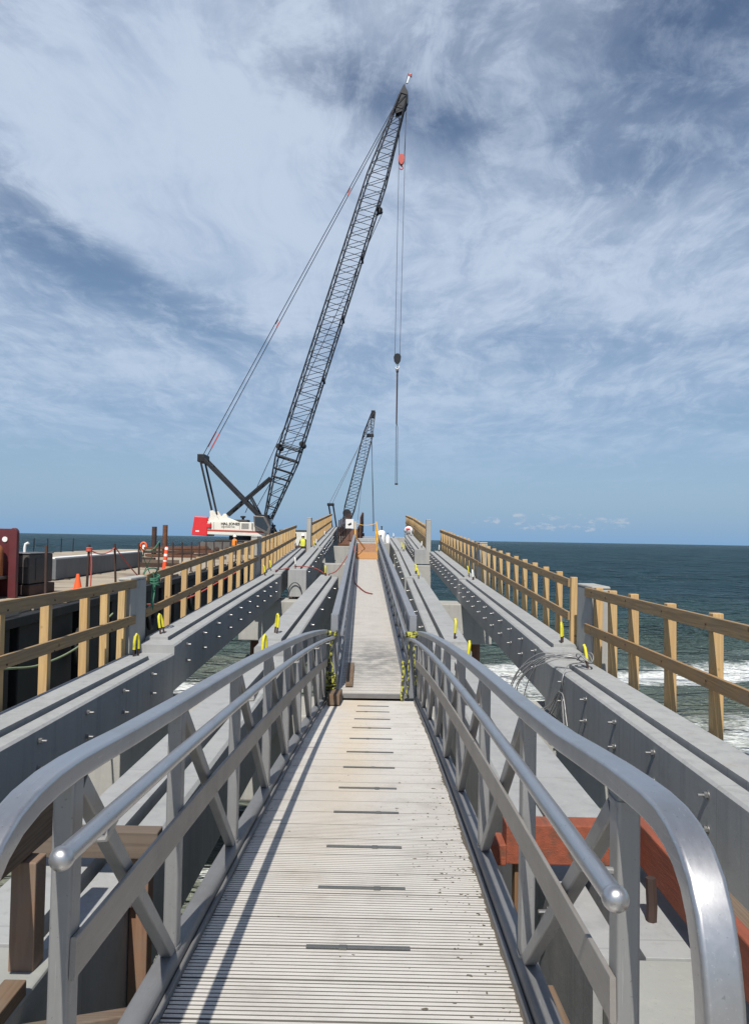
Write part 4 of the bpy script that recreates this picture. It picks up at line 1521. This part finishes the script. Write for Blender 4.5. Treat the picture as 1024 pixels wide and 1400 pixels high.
build('exhaust', MB().tube([W0 + Vector((.1, .1, 1.15)), W0 + Vector((.1, .1, 1.28)), W0 + Vector((.12, .1, 1.38)), W0 + Vector((.2, .1, 1.42))], .04, 8), M['white'], t, smooth=60)
build('lifting_eye', MB().tube([W0 + Vector((-.25 + .1 * math.cos(a_), .05, 1.15 + .16 * math.sin(a_))) for a_ in [math.pi * i / 8 for i in range(9)]], .025, 6), M['black'], t, smooth=60)
# red rack and cylinder
t = thing('steel_rack', 'dark red steel rack plate with a rounded top at the left edge', 'rack', (-10.3, 20, BZ))
prof = [(-.13, 0), (.13, 0), (.13, 1.62)] + [(.13 * math.cos(a_), 1.62 + .13 * math.sin(a_)) for a_ in [math.pi * i / 8 for i in range(1, 8)]] + [(-.13, 1.62)]
mb = MB().prism([(-9.52 + p[0] * .78, BZ + p[1] * 1.04) for p in prof], 19.95, 20.10, 'Y')
build('end_plate', mb, M['maroon'], t, .01)
build('back_plate', MB().span((-12.2, 20.11, BZ + .02), (-9.64, 20.17, BZ + 1.80)), M['maroon'], t, .01)
build('shelf', MB().span((-12.2, 19.4, BZ + .50), (-9.66, 20.10, BZ + .57)), M['track_grey'], t, .01)
build('skirt', MB().span((-12.2, 19.42, BZ + .0), (-9.68, 19.5, BZ + .49)), M['dark_rust'], t, .01)
build('eye_hole', MB().lathe([(.07, 0), (.07, .02)], (-9.80, 20.105, BZ + 1.52), 14, (0, -1, 0)), M['white'], t, smooth=40)
t = thing('gas_cylinder', 'orange brown gas cylinder standing in the dark red rack', 'gas cylinder', (-10.12, 20.3, BZ + .525))
build('shell', MB().lathe([(.17, .0), (.185, .03), (.185, .62), (.17, .72), (.11, .80), (.06, .83)], (-9.86, 19.75, BZ + .575), 18), M['orange_rust'], t, smooth=50)
build('collar', MB().lathe([(.10, .80), (.10, .95), (.07, 1.0)], (-9.86, 19.75, BZ + .575), 14), M['orange_rust'], t, smooth=50)

# cone, marker, buoy post
c = bp(9.4, 1.1, .012)
t = thing('traffic_cone', 'small orange traffic cone on the barge deck under the red rope', 'cone', tuple(c))
build('base', MB().box(c + Vector((0, 0, .015)), (.32, .32, .03)), M['orange'], t, .01)
build('body', MB().lathe([(.125, .03), (.045, .46), (.035, .47)], c, 18), M['orange'], t, smooth=40)
c = bp(19.2, .75, .012)
t = thing('lane_marker', 'leaning orange and white banded marker post on the barge edge', 'marker', tuple(c))
build('base', MB().lathe([(.22, 0), (.22, .05), (.12, .08)], c, 8), M['black'], t)
mk = build('tube', MB().lathe([(.095, 0), (.085, .6), (.075, 1.08), (.05, 1.14)], (0, 0, 0), 16), M['banded'], loc=(0, 0, 0), smooth=50)
mk.parent = t
mk.location = (0, 0, .06)
mk.rotation_euler = (0, R(5), 0)
c = Vector((-18.7, 61, BZ + .01))
t = thing('life_ring_post', 'white and orange life ring on a short post by the seaward barge edge', 'life ring', tuple(c))
build('post', MB().lathe([(.05, 0), (.05, 1.15)], c, 8), M['dark_rust'], t)
build('ring', MB().tube([c + Vector((.24 * math.cos(a_), -.09, .78 + .30 * math.sin(a_))) for a_ in [6.283 * i / 16 for i in range(16)]], .075, 8, closed=True), M['orange'], t, smooth=60)
build('cover', MB().box(c + Vector((0, -.02, .75)), (.22, .06, .4)), M['white'], t, .02)

# steel piles and beams stacked by the seaward side
for i, (x, h_, lab) in enumerate(((-17.75, 2.35, 'shorter rusted pipe pile standing upright on the barge'), (-16.9, 2.5, 'taller rusted pipe pile standing upright, pale lower half'))):
    c = Vector((x, 60.5, BZ))
    mb = MB().lathe([(.19, 0), (.19, h_), (.15, h_), (.15, h_ - .3)], c, 16, cap=False)
    o = build('pipe_pile', mb, M['rust'] if i else M['dark_rust'], loc=tuple(c), smooth=40)
    tag(o, lab, 'pipe pile', 'pipe piles standing on the barge')
t = thing('beam_stack', 'stack of rusty steel beams lying at the foot of the upright piles', 'beam stack', (-16.5, 61, BZ))
for q in range(7):
    z_ = BZ + .14 + .26 * (q % 3 if q < 6 else 2)
    x0 = -18.2 + .4 * rng.random()
    build('beam', MB().beam((x0, 59.2 + .45 * (q // 3) + .1 * q, z_), (x0 + rng.uniform(3.4, 5.2), 59.6 + .45 * (q // 3) + .1 * q, z_ + rng.uniform(-.05, .18)), .22, .2), M['dark_rust'] if q % 2 else M['rust'], t, .01)
for q in range(5):
    c = bp(26 + 5 * q, 3.5 + 1.8 * (q % 3), .02)
    o = build('deck_timber', MB().beam(c + Vector((0, 0, .13)), c + Vector((rng.uniform(2, 3.5), rng.uniform(-.8, .8), .13)), .24, .22), M['old_board_x'] if q % 2 else M['dark_rust'], loc=tuple(c), bevel=.01)
    tag(o, 'dark timber left lying across the sandy barge deck', 'timber', 'timbers lying on the barge deck')
for q in range(5):
    y_ = 48.5 + 1.0 * q
    t = thing('generator_crate', 'x', 'crate', (-5.9, y_, -.9)) if False else None

# machine parked behind the gap in the left fence
t = thing('compressor', 'pale compressor box with dark openings behind the gap in the left fence', 'compressor', (-6.4, 58, BZ))
PC = Vector((-6.2, 60, -.65))
build('housing', MB().box(PC + Vector((0, 0, .55)), (3.0, 1.8, 1.1)), M['cream'], t, .05)
build('roof', MB().box(PC + Vector((0, 0, 1.17)), (3.1, 1.9, .1)), M['charcoal'], t, .02)
build('opening', MB().box(PC + Vector((-.6, -.905, .75)), (.7, .03, .4)), M['black'], t)
build('hose_reel', MB().lathe([(.35, -.2), (.35, .2)], PC + Vector((1.05, -1.15, .45)), 16, (1, 0, 0)), M['green_rope'], t, smooth=40)
build('slatted_base', MB().box(PC + Vector((0, -.0, -.30)), (3.0, 1.8, .55)), M['rust'], t, .02)


# ------------------------------------------------------------------ people
def person(loc, label, vest, hat, rz=0.0, arm=0.2):
    t_ = thing('person', label, 'person', loc)
    J = {'pel': (0, 0, .95), 'wst': (0, 0, 1.12), 'chs': (0, .01, 1.32), 'nck': (0, .0, 1.50), 'hd': (0, -.015, 1.62), 'top': (0, -.01, 1.73)}
    V = [J['pel'], J['wst'], J['chs'], J['nck'], J['hd'], J['top']]
    Rr = [.15, .14, .165, .06, .098, .075]
    E_ = [(0, 1), (1, 2), (2, 3), (3, 4), (4, 5)]
    for s in (-1, 1):
        i = len(V)
        V += [(s * .19, 0, 1.42), (s * (.25 + arm * .15), -.03, 1.16), (s * (.24 + arm * .1), -.16, .95), (s * (.23 + arm * .1), -.22, .87)]
        Rr += [.062, .05, .042, .036]
        E_ += [(2, i), (i, i + 1), (i + 1, i + 2), (i + 2, i + 3)]
        j = len(V)
        V += [(s * .10, 0, .88), (s * .12, -.03, .50), (s * .13, .02, .08), (s * .14, -.14, .03)]
        Rr += [.10, .07, .05, .045]
        E_ += [(0, j), (j, j + 1), (j + 1, j + 2), (j + 2, j + 3)]
    me = bpy.data.meshes.new('body')
    me.from_pydata(V, E_, [])
    o_ = bpy.data.objects.new('body', me)
    COL.objects.link(o_)
    o_.parent = t_
    sk_ = o_.modifiers.new('skin', 'SKIN')
    for v, r_ in zip(me.skin_vertices[0].data, Rr):
        v.radius = (r_, r_ * .8)
    me.skin_vertices[0].data[0].use_root = True
    o_.modifiers.new('sub', 'SUBSURF').levels = 1
    o_.modifiers['sub'].render_levels = 2
    me.materials.append(M['navy'])
    ROOT[o_] = Vector(loc)
    L_ = Vector(loc)
    mb_ = MB()
    rings = [(.19, .145, .98), (.185, .14, 1.1), (.205, .155, 1.28), (.20, .14, 1.40), (.12, .09, 1.475)]
    n_ = 16
    for a_, b_, z_ in rings:
        for q_ in range(n_):
            an = 6.283 * q_ / n_
            mb_.v.append(tuple(L_ + Vector((a_ * math.cos(an), b_ * math.sin(an), z_))))
    for r_ in range(len(rings) - 1):
        for q_ in range(n_):
            q2 = (q_ + 1) % n_
            mb_.f.append((r_ * n_ + q_, r_ * n_ + q2, (r_ + 1) * n_ + q2, (r_ + 1) * n_ + q_))
    build('vest', mb_, M[vest], t_, smooth=60)
    hd_ = MB().lathe([(.085, 1.50), (.10, 1.56), (.10, 1.66), (.085, 1.72)], L_ + Vector((0, -.02, 0)), 14)
    build('head', hd_, M['skin'], t_, smooth=60)
    hm = MB().lathe([(.165, 1.665), (.125, 1.68), (.12, 1.74), (.08, 1.80), (.02, 1.82)], L_ + Vector((0, -.02, 0)), 16)
    build('hard_hat', hm, M[hat], t_, smooth=60)
    t_.rotation_euler = (0, 0, rz)
    return t_


person((-11.15, 59.0, -1.69), 'worker in an orange vest and white hard hat beside the crane tracks', 'vest_orange', 'white', R(20))
person((-5.05, 50.5, -1.55), 'worker in a yellow vest behind the gap in the left fence', 'vest_yellow', 'white', R(-30))
t = thing('work_platform', 'low rusty steel platform behind the gap in the left fence', 'platform', (-5.6, 52, -4))
build('deck', MB().span((-6.6, 47.5, -1.66), (-4.55, 57, -1.56)), M['dark_rust'], t, .01)
for x in (-6.4, -4.75):
    for y_ in (48, 56.5):
        build('leg', MB().lathe([(.15, SEA - 1), (.15, -1.665)], (x, y_, 0), 10), M['rust'], t, smooth=40)
for y_ in (48, 50.2, 52.4, 54.6, 56.8):
    build('post', MB().lathe([(.03, -1.56), (.03, -.5)], (-4.62, y_, 0), 7), M['rust'], t)
for h_ in (-1.15, -.85, -.55):
    build('rail', MB().tube([(-4.62, 47.8, h_), (-4.62, 57, h_)], .022, 6), M['orange_rust'], t)

# ------------------------------------------------------------------ big crawler crane on the barge
CY = 75.0


def cp_(x, z, y=0.0):
    return Vector((x, CY + y, z))


t = thing('crawler_crane', 'big crawler crane with cream body, red counterweight and tall black lattice boom', 'crane', (-14, CY, BZ))


def lattice(t_, p0, p1, widths, mat, nb, depth_w, chord_r, lace_r, up_side, name='boom_section'):
    """four chord lattice between p0 and p1; widths: list of (fraction, half width in plane, half width across)"""
    ax = (p1 - p0).normalized()
    yv = Vector(up_side).normalized()
    yv = (yv - ax * yv.dot(ax)).normalized()
    nv = ax.cross(yv).normalized()
    L = (p1 - p0).length

    def wid(f):
        for (f0, a0, b0), (f1, a1, b1) in zip(widths[:-1], widths[1:]):
            if f <= f1:
                k_ = (f - f0) / (f1 - f0)
                return a0 + (a1 - a0) * k_, b0 + (b1 - b0) * k_
        return widths[-1][1], widths[-1][2]

    def pt(f, i, j):
        a_, b_ = wid(f)
        return p0 + ax * (L * f) + nv * (a_ * i) + yv * (b_ * j)
    for i in (-1, 1):
        for j in (-1, 1):
            pts = [pt(f, i, j) for f in sorted(set([w_[0] for w_ in widths] + [0, 1]))]
            build('chord', MB().tube(pts, chord_r, 7), mat, t_, smooth=50)
    fs = [q / nb for q in range(nb + 1)]
    lace = MB()
    cross = lace
    for k_, (f0, f1) in enumerate(zip(fs[:-1], fs[1:])):
        for j in (-1, 1):
            lace.tube([pt(f0, 1, j), pt(f1, -1, j)], lace_r, 5)
            cross.tube([pt(f1, -1, j), pt(f1, 1, j)], lace_r, 5)
        for i in (-1, 1):
            s_ = 1 if k_ % 2 else -1
            lace.tube([pt(f0, i, s_), pt(f1, i, -s_)], lace_r * .85, 5)
            cross.tube([pt(f1, i, -1), pt(f1, i, 1)], lace_r * .85, 5)
    build('lacing', lace, mat, t_, smooth=60)
    return pt


# boom
H0, H1 = cp_(-11.05, 1.45), cp_(1.55, 43.9)
pt = lattice(t, H0, H1, [(0, .28, .55), (.145, 1.03, 1.0), (.80, .95, .95), (.985, .40, .5), (1, .32, .42)], M['dark_steel'], 34, 1.0, .077, .032, (0, 1, 0))
for f in (.0, .035, .10, .118, .145, .17):
    mb = MB().tube([pt(f, -1, -1), pt(f, 1, -1)], .07, 6).tube([pt(f, -1, 1), pt(f, 1, 1)], .07, 6).tube([pt(f, -1, -1), pt(f, -1, 1)], .07, 6).tube([pt(f, 1, -1), pt(f, 1, 1)], .07, 6)
    build('boom_frame', mb, M['dark_steel'], t, smooth=60)
for f, r_ in ((.165, .30), (.185, .28)):
    c = pt(f, 1 if f < .17 else -1, 0)
    build('boom_winch', MB().lathe([(r_, -.9), (r_, .9)], c, 14, (0, 1, 0)), M['black'], t, smooth=40)
for f in (.335, .478, .62, .735):
    build('pendant_bracket', MB().box(pt(f, -1.05, 0), (.22, 1.9, .30)), M['dark_steel'], t, .03)
build('sheave', MB().lathe([(.30, -.2), (.25, -.08), (.25, .08), (.30, .2)], pt(.735, -1.25, 0), 16, (0, 1, 0)), M['black'], t, smooth=40)
mb = MB().prism([(.75, 41.9), (1.55, 42.2), (2.0, 43.2), (1.95, 44.1), (1.55, 44.9), (1.25, 44.3), (.85, 43.3)], CY - .38, CY - .26, 'Y')
mb.prism([(.75, 41.9), (1.55, 42.2), (2.0, 43.2), (1.95, 44.1), (1.55, 44.9), (1.25, 44.3), (.85, 43.3)], CY + .26, CY + .38, 'Y')
build('boom_head', mb, M['dark_steel'], t, .02)
for x, z in ((1.45, 42.7), (1.35, 43.7), (.95, 42.6)):
    build('sheave', MB().lathe([(.40, -.22), (.34, -.1), (.34, .1), (.40, .22)], cp_(x, z), 16, (0, 1, 0)), M['black'], t, smooth=40)
fl = build('flag_pole', MB().tube([cp_(1.6, 44.7), cp_(1.95, 46.2)], .02, 5), M['cable'], t)
mb = MB()
for q in range(5):
    f = q / 4
    for a_ in range(10):
        an = 6.283 * a_ / 10
        r_ = .17 - .07 * f
        mb.v.append(tuple(cp_(2.18 - .32 * f + r_ * math.cos(an), 46.1 - .95 * f, r_ * math.sin(an))))
for q in range(4):
    for a_ in range(10):
        mb.f.append((q * 10 + a_, q * 10 + (a_ + 1) % 10, (q + 1) * 10 + (a_ + 1) % 10, (q + 1) * 10 + a_))
build('windsock', mb, M['white'], fl, smooth=60)
build('windsock_band', MB().lathe([(.185, -.12), (.175, .12)], cp_(2.14, 45.95), 12), M['hook_red'], fl, smooth=60)

# mast, backstays, backstops
for s in (-.9, .9):
    build('mast', MB().beam(cp_(-11.45, 1.7, s), cp_(-17.4, 7.6, s), .34, .36, up=(0, 1, 0)), M['dark_steel'], t, .03)
build('mast_head', MB().box(cp_(-17.4, 7.5), (.7, 2.2, .75)), M['dark_steel'], t, .05)
mb = MB()
for f in (.2, .4, .6, .8):
    p, q = cp_(-11.45, 1.7, -.9).lerp(cp_(-17.4, 7.6, -.9), f), cp_(-11.45, 1.7, .9).lerp(cp_(-17.4, 7.6, .9), f)
    mb.tube([p, q], .09, 6)
build('mast_bracing', mb, M['dark_steel'], t)
for s in (-1.0, 1.0):
    build('backstay', MB().beam(cp_(-17.45, 7.2, s), cp_(-16.15, 2.1, s), .17, .17, up=(0, 1, 0)), M['dark_steel'], t)
    build('boom_backstop', MB().beam(cp_(-14.95, 2.0, s * .7), cp_(-10.75, 5.75, s * .7), .22, .22, up=(0, 1, 0)), M['dark_steel'], t, .02)
    build('backstop_link', MB().beam(cp_(-12.75, 3.95, s * .7), cp_(-11.6, 1.9, s * .7), .14, .14, up=(0, 1, 0)), M['dark_steel'], t)
for dy, dx in ((-.8, 0), (.8, 0)):
    build('pendant_line', MB().tube([cp_(-17.2, 7.9, dy), cp_(1.15, 43.6, dy * .5)], .040, 5), M['cable'], t)
for f in (.02, .36, .73):
    for dy in (-.62, .62):
        p = cp_(-17.2, 7.9, dy * (1.2 - .5 * f)).lerp(cp_(1.15, 43.6, dy * (1.2 - .5 * f) * .5), f)
        d_ = (cp_(1.15, 43.6) - cp_(-17.2, 7.9)).normalized()
        build('pendant_link', MB().beam(p, p + d_ * (.5 if f > .1 else 1.7), .11, .11), M['hook_red'], t)
build('hoist_line', MB().tube([cp_(-13.2, 2.3), pt(.735, -1.6, 0)], .034, 5), M['cable'], t)
build('hoist_line', MB().tube([cp_(-12.4, 2.3), pt(.30, -1.1, 0)], .032, 5), M['cable'], t)

# upper works
mb = MB().prism([(-16.55, .15), (-10.95, .02), (-10.6, .55), (-11.9, 1.35), (-16.55, 1.38)], CY - 1.55, CY + 1.55, 'Y')
build('body', mb, M['cream'], t, .04)
mb = MB()
for q in range(7):
    mb.box((-12.9, CY - 1.556, .74 + .08 * q), (.7, .02, .035))
build('grille', mb, M['charcoal'], t)
for x in (-16.2, -12.2):
    build('grab_handle', MB().tube([(x, CY - 1.56, .7), (x, CY - 1.66, .72), (x, CY - 1.66, 1.25), (x, CY - 1.56, 1.27)], .025, 6), M['black'], t, smooth=60)
build('stripe', MB().prism([(-16.6, .46), (-11.05, .36), (-11.05, .52), (-16.6, .62)], CY - 1.565, CY - 1.552, 'Y'), M['red_stripe'], t)
for x in (-15.9, -14.95, -13.45, -12.3):
    build('door_seam', MB().span((x, CY - 1.562, .66), (x + .03, CY - 1.552, 1.33)), M['track_grey'], t)
mb = MB().prism([(-18.0, .08), (-16.5, -.02), (-16.5, .75), (-16.1, .75), (-16.1, 1.2), (-16.5, 1.2), (-16.5, 1.80), (-17.75, 1.85)], CY - 1.66, CY + 1.66, 'Y')
build('counterweight', mb, M['red'], t, .06)
build('counterweight_badge', MB().span((-17.6, CY - 1.672, .38), (-17.25, CY - 1.662, .50)), M['white'], t)
mb = MB().prism([(-16.6, 1.38), (-15.4, 1.38), (-15.75, 2.0), (-16.05, 2.45), (-16.4, 2.4), (-16.35, 1.9)], CY - 1.25, CY - .95, 'Y')
mb.prism([(-16.6, 1.38), (-15.4, 1.38), (-15.75, 2.0), (-16.05, 2.45), (-16.4, 2.4), (-16.35, 1.9)], CY + .95, CY + 1.25, 'Y')
build('stay_bracket', mb, M['cream'], t, .03)
mb = MB().prism([(-15.7, 1.38), (-13.6, 1.38), (-14.7, 1.8), (-14.85, 2.15), (-15.1, 2.15)], CY - 1.0, CY - .7, 'Y')
build('backstop_bracket', mb, M['cream'], t, .03)
build('engine_cover', MB().box(cp_(-13.5, 1.50), (1.3, 1.6, .24)), M['charcoal'], t, .04)
build('exhaust_stack', MB().lathe([(.12, 1.6), (.12, 1.8), (.26, 1.84), (.26, 1.98), (.1, 2.0)], cp_(-13.4, 0), 12), M['black'], t, smooth=40)
mb = MB().prism([(-12.0, .95), (-10.55, .1), (-10.4, .9), (-11.05, 1.95), (-12.1, 2.0)], CY - 1.9, CY - .75, 'Y')
cab = build('cab', mb, M['track_grey'], t, .04)
build('cab_window', MB().prism([(-11.9, 1.1), (-10.8, .55), (-10.65, .95), (-11.15, 1.85), (-11.95, 1.88)], CY - 1.915, CY - 1.902, 'Y'), M['glass'], cab)
build('windscreen', MB().prism([(CY - 1.85, .3), (CY - .8, .3), (CY - .8, 1.7), (CY - 1.85, 1.7)], -10.6, -10.42, 'X'), M['glass'], cab)
mb = MB()
for a_, b_ in (((-11.9, 2.0), (-10.2, .1)), ((-11.0, 2.0), (-9.9, -.1)), ((-11.4, 1.2), (-10.3, 1.1)), ((-10.9, 2.05), (-11.9, 2.05))):
    for y_ in (-.6, .6):
        mb.beam(cp_(a_[0], a_[1], y_), cp_(b_[0], b_[1], y_), .18, .18, up=(0, 1, 0))
build('boom_foot_bracket', mb, M['dark_steel'], t, .02)
build('turntable', MB().lathe([(1.2, -.36), (1.2, .06)], cp_(-13.5, 0), 24), M['black'], t, smooth=40)
build('car_body', MB().box(cp_(-13.6, -.62), (4.2, 3.2, .55)), M['black'], t, .05)
for s in (-1, 1):
    prof = []
    for k in range(24):
        an = 6.283 * k / 24
        prof.append(((-16.5 if math.cos(an) < 0 else -10.3) + .58 * math.cos(an), BZ + .61 + .58 * math.sin(an)))
    tr = build('track', MB().prism(prof, CY + s * 2.3 - .45, CY + s * 2.3 + .45, 'Y'), M['track_grey'], t, smooth=40)
    mb = MB()
    for k in range(52):
        f = -16.5 + 6.2 * (k % 26) / 25
        mb.box((f, CY + s * 2.3, BZ + (.02 if k < 26 else 1.20)), (.17, .94, .05))
    build('shoe', mb, M['black'], tr)
    for k in range(7):
        build('roller', MB().lathe([(.20, -.02), (.20, .06), (.1, .1)], (-16.2 + .93 * k, CY + s * 2.3 - .47, BZ + .50), 12, (0, -1, 0)), M['dark_rust'], tr, smooth=40)


def lettering(txt, loc, size, mat, parent, bold=.0):
    cu_ = bpy.data.curves.new('lettering', 'FONT')
    cu_.body = txt
    cu_.size = size
    cu_.extrude = .004
    cu_.offset = bold
    cu_.materials.append(mat)
    tmp = bpy.data.objects.new('lettering', cu_)
    COL.objects.link(tmp)
    bpy.context.view_layer.update()
    me_ = bpy.data.meshes.new_from_object(tmp.evaluated_get(bpy.context.evaluated_depsgraph_get()))
    bpy.data.objects.remove(tmp)
    o_ = bpy.data.objects.new('lettering', me_)
    COL.objects.link(o_)
    o_.rotation_euler = (math.pi / 2, 0, 0)
    o_.parent = parent
    o_.location = Vector(loc) - ROOT[parent]
    ROOT[o_] = Vector(loc)
    return o_


lettering('HAL JONES', (-15.22, CY - 1.562, 1.06), .36, M['black'], t, .012)
lettering('CONTRACTOR', (-15.2, CY - 1.562, .82), .19, M['track_grey'], t, .004)


def hook_block(c, w_, h_, mat, name_label, hook_mat):
    t_ = thing('hook_block', name_label, 'hook block', tuple(c))
    prof = [(0, h_ * .5), (w_ * .35, h_ * .42), (w_ * .5, h_ * .15), (w_ * .42, -h_ * .2), (w_ * .15, -h_ * .5)]
    prof = prof + [(-x_, z_) for x_, z_ in reversed(prof[1:])]
    for y_ in (-.22, .16):
        build('cheek_plate', MB().prism([(c.x + p_[0], c.z + p_[1]) for p_ in prof], c.y + y_, c.y + y_ + .06, 'Y'), mat, t_, .01)
    build('sheave', MB().lathe([(w_ * .42, -.14), (w_ * .34, 0), (w_ * .42, .14)], c + Vector((0, 0, h_ * .08)), 16, (0, 1, 0)), M['black'], t_, smooth=40)
    hk = [c + Vector((0, 0, -h_ * .45)), c + Vector((0, 0, -h_ * .62))]
    r_ = w_ * .26
    cc = c + Vector((0, 0, -h_ * .62 - r_))
    hk += [cc + Vector((r_ * math.sin(a_), 0, r_ * math.cos(a_))) for a_ in [R(20 + 27 * i) for i in range(10)]]
    build('hook', MB().tube(hk, w_ * .085, 8), hook_mat, t_, smooth=60)
    return t_


hook_block(cp_(1.42, 37.45), .62, 1.05, M['hook_red'], 'small red hook block hanging high beside the boom of the big crane', M['hook_red'])
hook_block(cp_(1.34, 17.65), .72, 1.0, M['dark_steel'], 'black hook block hanging low on the long lines of the big crane', M['white'])
for xa, xb, zb in ((1.85, 1.68, 37.7), (1.1, 1.2, 37.7)):
    build('hoist_line', MB().tube([cp_(xa, 42.6, -.1), cp_(xb, zb, -.1)], .028, 5), M['cable'], t)
for xa, xb in ((1.8, 1.58), (1.2, 1.10)):
    build('hoist_line', MB().tube([cp_(xa, 42.3, .12), cp_(xb, 17.8, .12)], .026, 5), M['cable'], t)
t2 = thing('hanging_sling', 'dark pole and pale twin slings hanging from the black hook', 'sling', tuple(cp_(1.36, 16.8)))
build('shackle', MB().tube([cp_(1.35 + .10 * math.cos(a_), 16.62 + .14 * math.sin(a_)) for a_ in [6.283 * i / 12 for i in range(12)]], .035, 6, closed=True), M['dark_steel'], t2, smooth=60)
build('pole', MB().lathe([(.07, 11.2), (.075, 16.3), (.13, 16.32), (.13, 16.5)], cp_(1.36, 0), 10), M['dark_rust'], t2, smooth=40)
for dx in (-.075, .075):
    build('sling_leg', MB().tube([cp_(1.38, 11.3), cp_(1.40 + dx, 10.9), cp_(1.44 + dx * 1.1, 5.45)], .028, 5), M['cable'], t2)
build('sling_end', MB().box(cp_(1.44, 5.36), (.30, .12, .16)), M['dark_steel'], t2, .02)

# ------------------------------------------------------------------ small crane far along the pier
C2Y = 150.0
t = thing('lattice_crane', 'distant smaller crane with a grey lattice boom leaning toward the right', 'crane', (-9, C2Y, SEA + 2))
Q0, Q1 = Vector((-7.0, C2Y, 2.0)), Vector((-1.85, C2Y + 6, 25.6))
pt2 = lattice(t, Q0, Q1, [(0, .5, .6), (.16, 1.0, 1.0), (.80, .92, .95), (1, .36, .5)], M['dark_steel'], 17, 1, .085, .042, (0, 1, 0))
build('boom_head', MB().box(pt2(.985, 0, 0), (.8, 1.0, 1.5)), M['dark_steel'], t, .05)
build('boom_winch', MB().lathe([(.8, -.9), (.8, .9)], pt2(.12, .3, 0), 14, (0, 1, 0)), M['black'], t, smooth=40)
build('pendant_bracket', MB().box(pt2(.80, -.5, 0), (1.4, 1.6, .5)), M['dark_steel'], t, .05)
for x in (-10.2, -9.35):
    build('gantry_leg', MB().beam((x, C2Y, 6.5), (x + 1.0, C2Y, .8), .28, .28, up=(0, 1, 0)), M['dark_steel'], t)
build('gantry_head', MB().box((-9.8, C2Y, 6.5), (1.3, 1.6, .5)), M['dark_steel'], t, .04)
for dx in (-.3, .3):
    build('pendant_line', MB().tube([(-9.8 + dx, C2Y, 6.7), pt2(.97, -.6 + dx, 0)], .045, 5), M['cable'], t)
build('hoist_line', MB().tube([pt2(.985, .9, 0), (-1.55, C2Y + 6, 1.5)], .05, 5), M['cable'], t)
build('hoist_line', MB().tube([pt2(.985, 1.3, 0), (-1.30, C2Y + 6, 1.5)], .05, 5), M['cable'], t)
build('tag_line', MB().tube([pt2(.9, .9, 0), (-4.6, C2Y + 3, 3.6)], .035, 5), M['cable'], t)
build('body', MB().prism([(-12.0, .2), (-6.4, .2), (-6.2, 1.4), (-7.4, 2.2), (-12.0, 2.2)], C2Y - 1.6, C2Y + 1.6, 'Y'), M['dark_steel'], t, .05)
build('undercarriage', MB().box((-9.2, C2Y, -.6), (6.2, 4.2, 1.4)), M['black'], t, .1)
build('trestle_legs', MB().span((-12, C2Y - 3, SEA - 1), (-6.2, C2Y + 3, -1.32)), M['dark_rust'], t, .1)

# rusty access trestle at the far end on the left
t = thing('access_trestle', 'dark rusty access walkway with tall posts rising beyond the left girders', 'walkway', (-2.4, 60, -3))
mb = MB()
L0, L1 = (-2.95, 55.5, -.35), (-2.6, 78, 1.05)
mb.add([(-3.0, 55.0, -.42), (-1.55, 55.0, -.42), (-1.75, 78, .95), (-2.95, 78, .95), (-3.0, 55.0, -.62), (-1.55, 55.0, -.62), (-1.75, 78, .75), (-2.95, 78, .75)], [(0, 1, 2, 3), (7, 6, 5, 4), (0, 4, 5, 1), (1, 5, 6, 2), (2, 6, 7, 3), (3, 7, 4, 0)])
build('deck', mb, M['rust'], t)
for k in range(9):
    y_ = 55.4 + 2.6 * k
    z_ = -.42 + 1.37 * (y_ - 55) / 23
    build('post', MB().beam((-2.98, y_, z_ - .2), (-2.98, y_, z_ + 1.7), .10, .10, up=(0, 1, 0)), M['dark_rust'], t)
    build('post', MB().beam((-1.62 - .006 * (y_ - 55), y_, z_ - .2), (-1.62 - .006 * (y_ - 55), y_, z_ + (1.7 if k > 3 else 1.2)), .10, .10, up=(0, 1, 0)), M['dark_rust'], t)
for h_ in (.6, 1.1):
    build('rail', MB().tube([(-2.98, 55.2, -.42 + h_), (-2.98, 78, .95 + h_)], .03, 6), M['dark_rust'], t)
    build('rail', MB().tube([(-1.6, 55.2, -.42 + h_), (-1.78, 78, .95 + h_)], .03, 6), M['dark_rust'], t)
mb = MB().add([(-1.52, 56, .05), (-1.56, 64, .5), (-1.56, 64, 2.2), (-1.52, 56, 1.55), (-1.46, 56, .05), (-1.5, 64, .5), (-1.5, 64, 2.2), (-1.46, 56, 1.55)], [(0, 1, 2, 3), (7, 6, 5, 4), (0, 4, 5, 1), (1, 5, 6, 2), (2, 6, 7, 3), (3, 7, 4, 0)])
build('side_sheet', mb, M['rust'], t)
for y_ in (57, 66, 76):
    for x in (-2.8, -1.8):
        build('pile', MB().lathe([(.2, SEA - 1.5), (.2, -.65 + 1.3 * (y_ - 55) / 23)], (x, y_, 0), 10), M['rust'], t, smooth=40)
t = thing('notice_board', 'small white notice board on a post at the far end of the walkway', 'sign', (-2.3, 58, -.2))
build('post', MB().lathe([(.03, -.25), (.03, 1.4)], (-2.35, 58.3, 0), 8), M['dark_rust'], t)
build('panel', MB().span((-2.65, 58.23, .75), (-2.05, 58.26, 1.45)), M['white'], t)
build('pictogram', MB().prism([(-2.5, 1.05), (-2.25, 1.2), (-2.2, 1.05), (-2.4, .95)], 58.215, 58.228, 'Y'), M['black'], t)
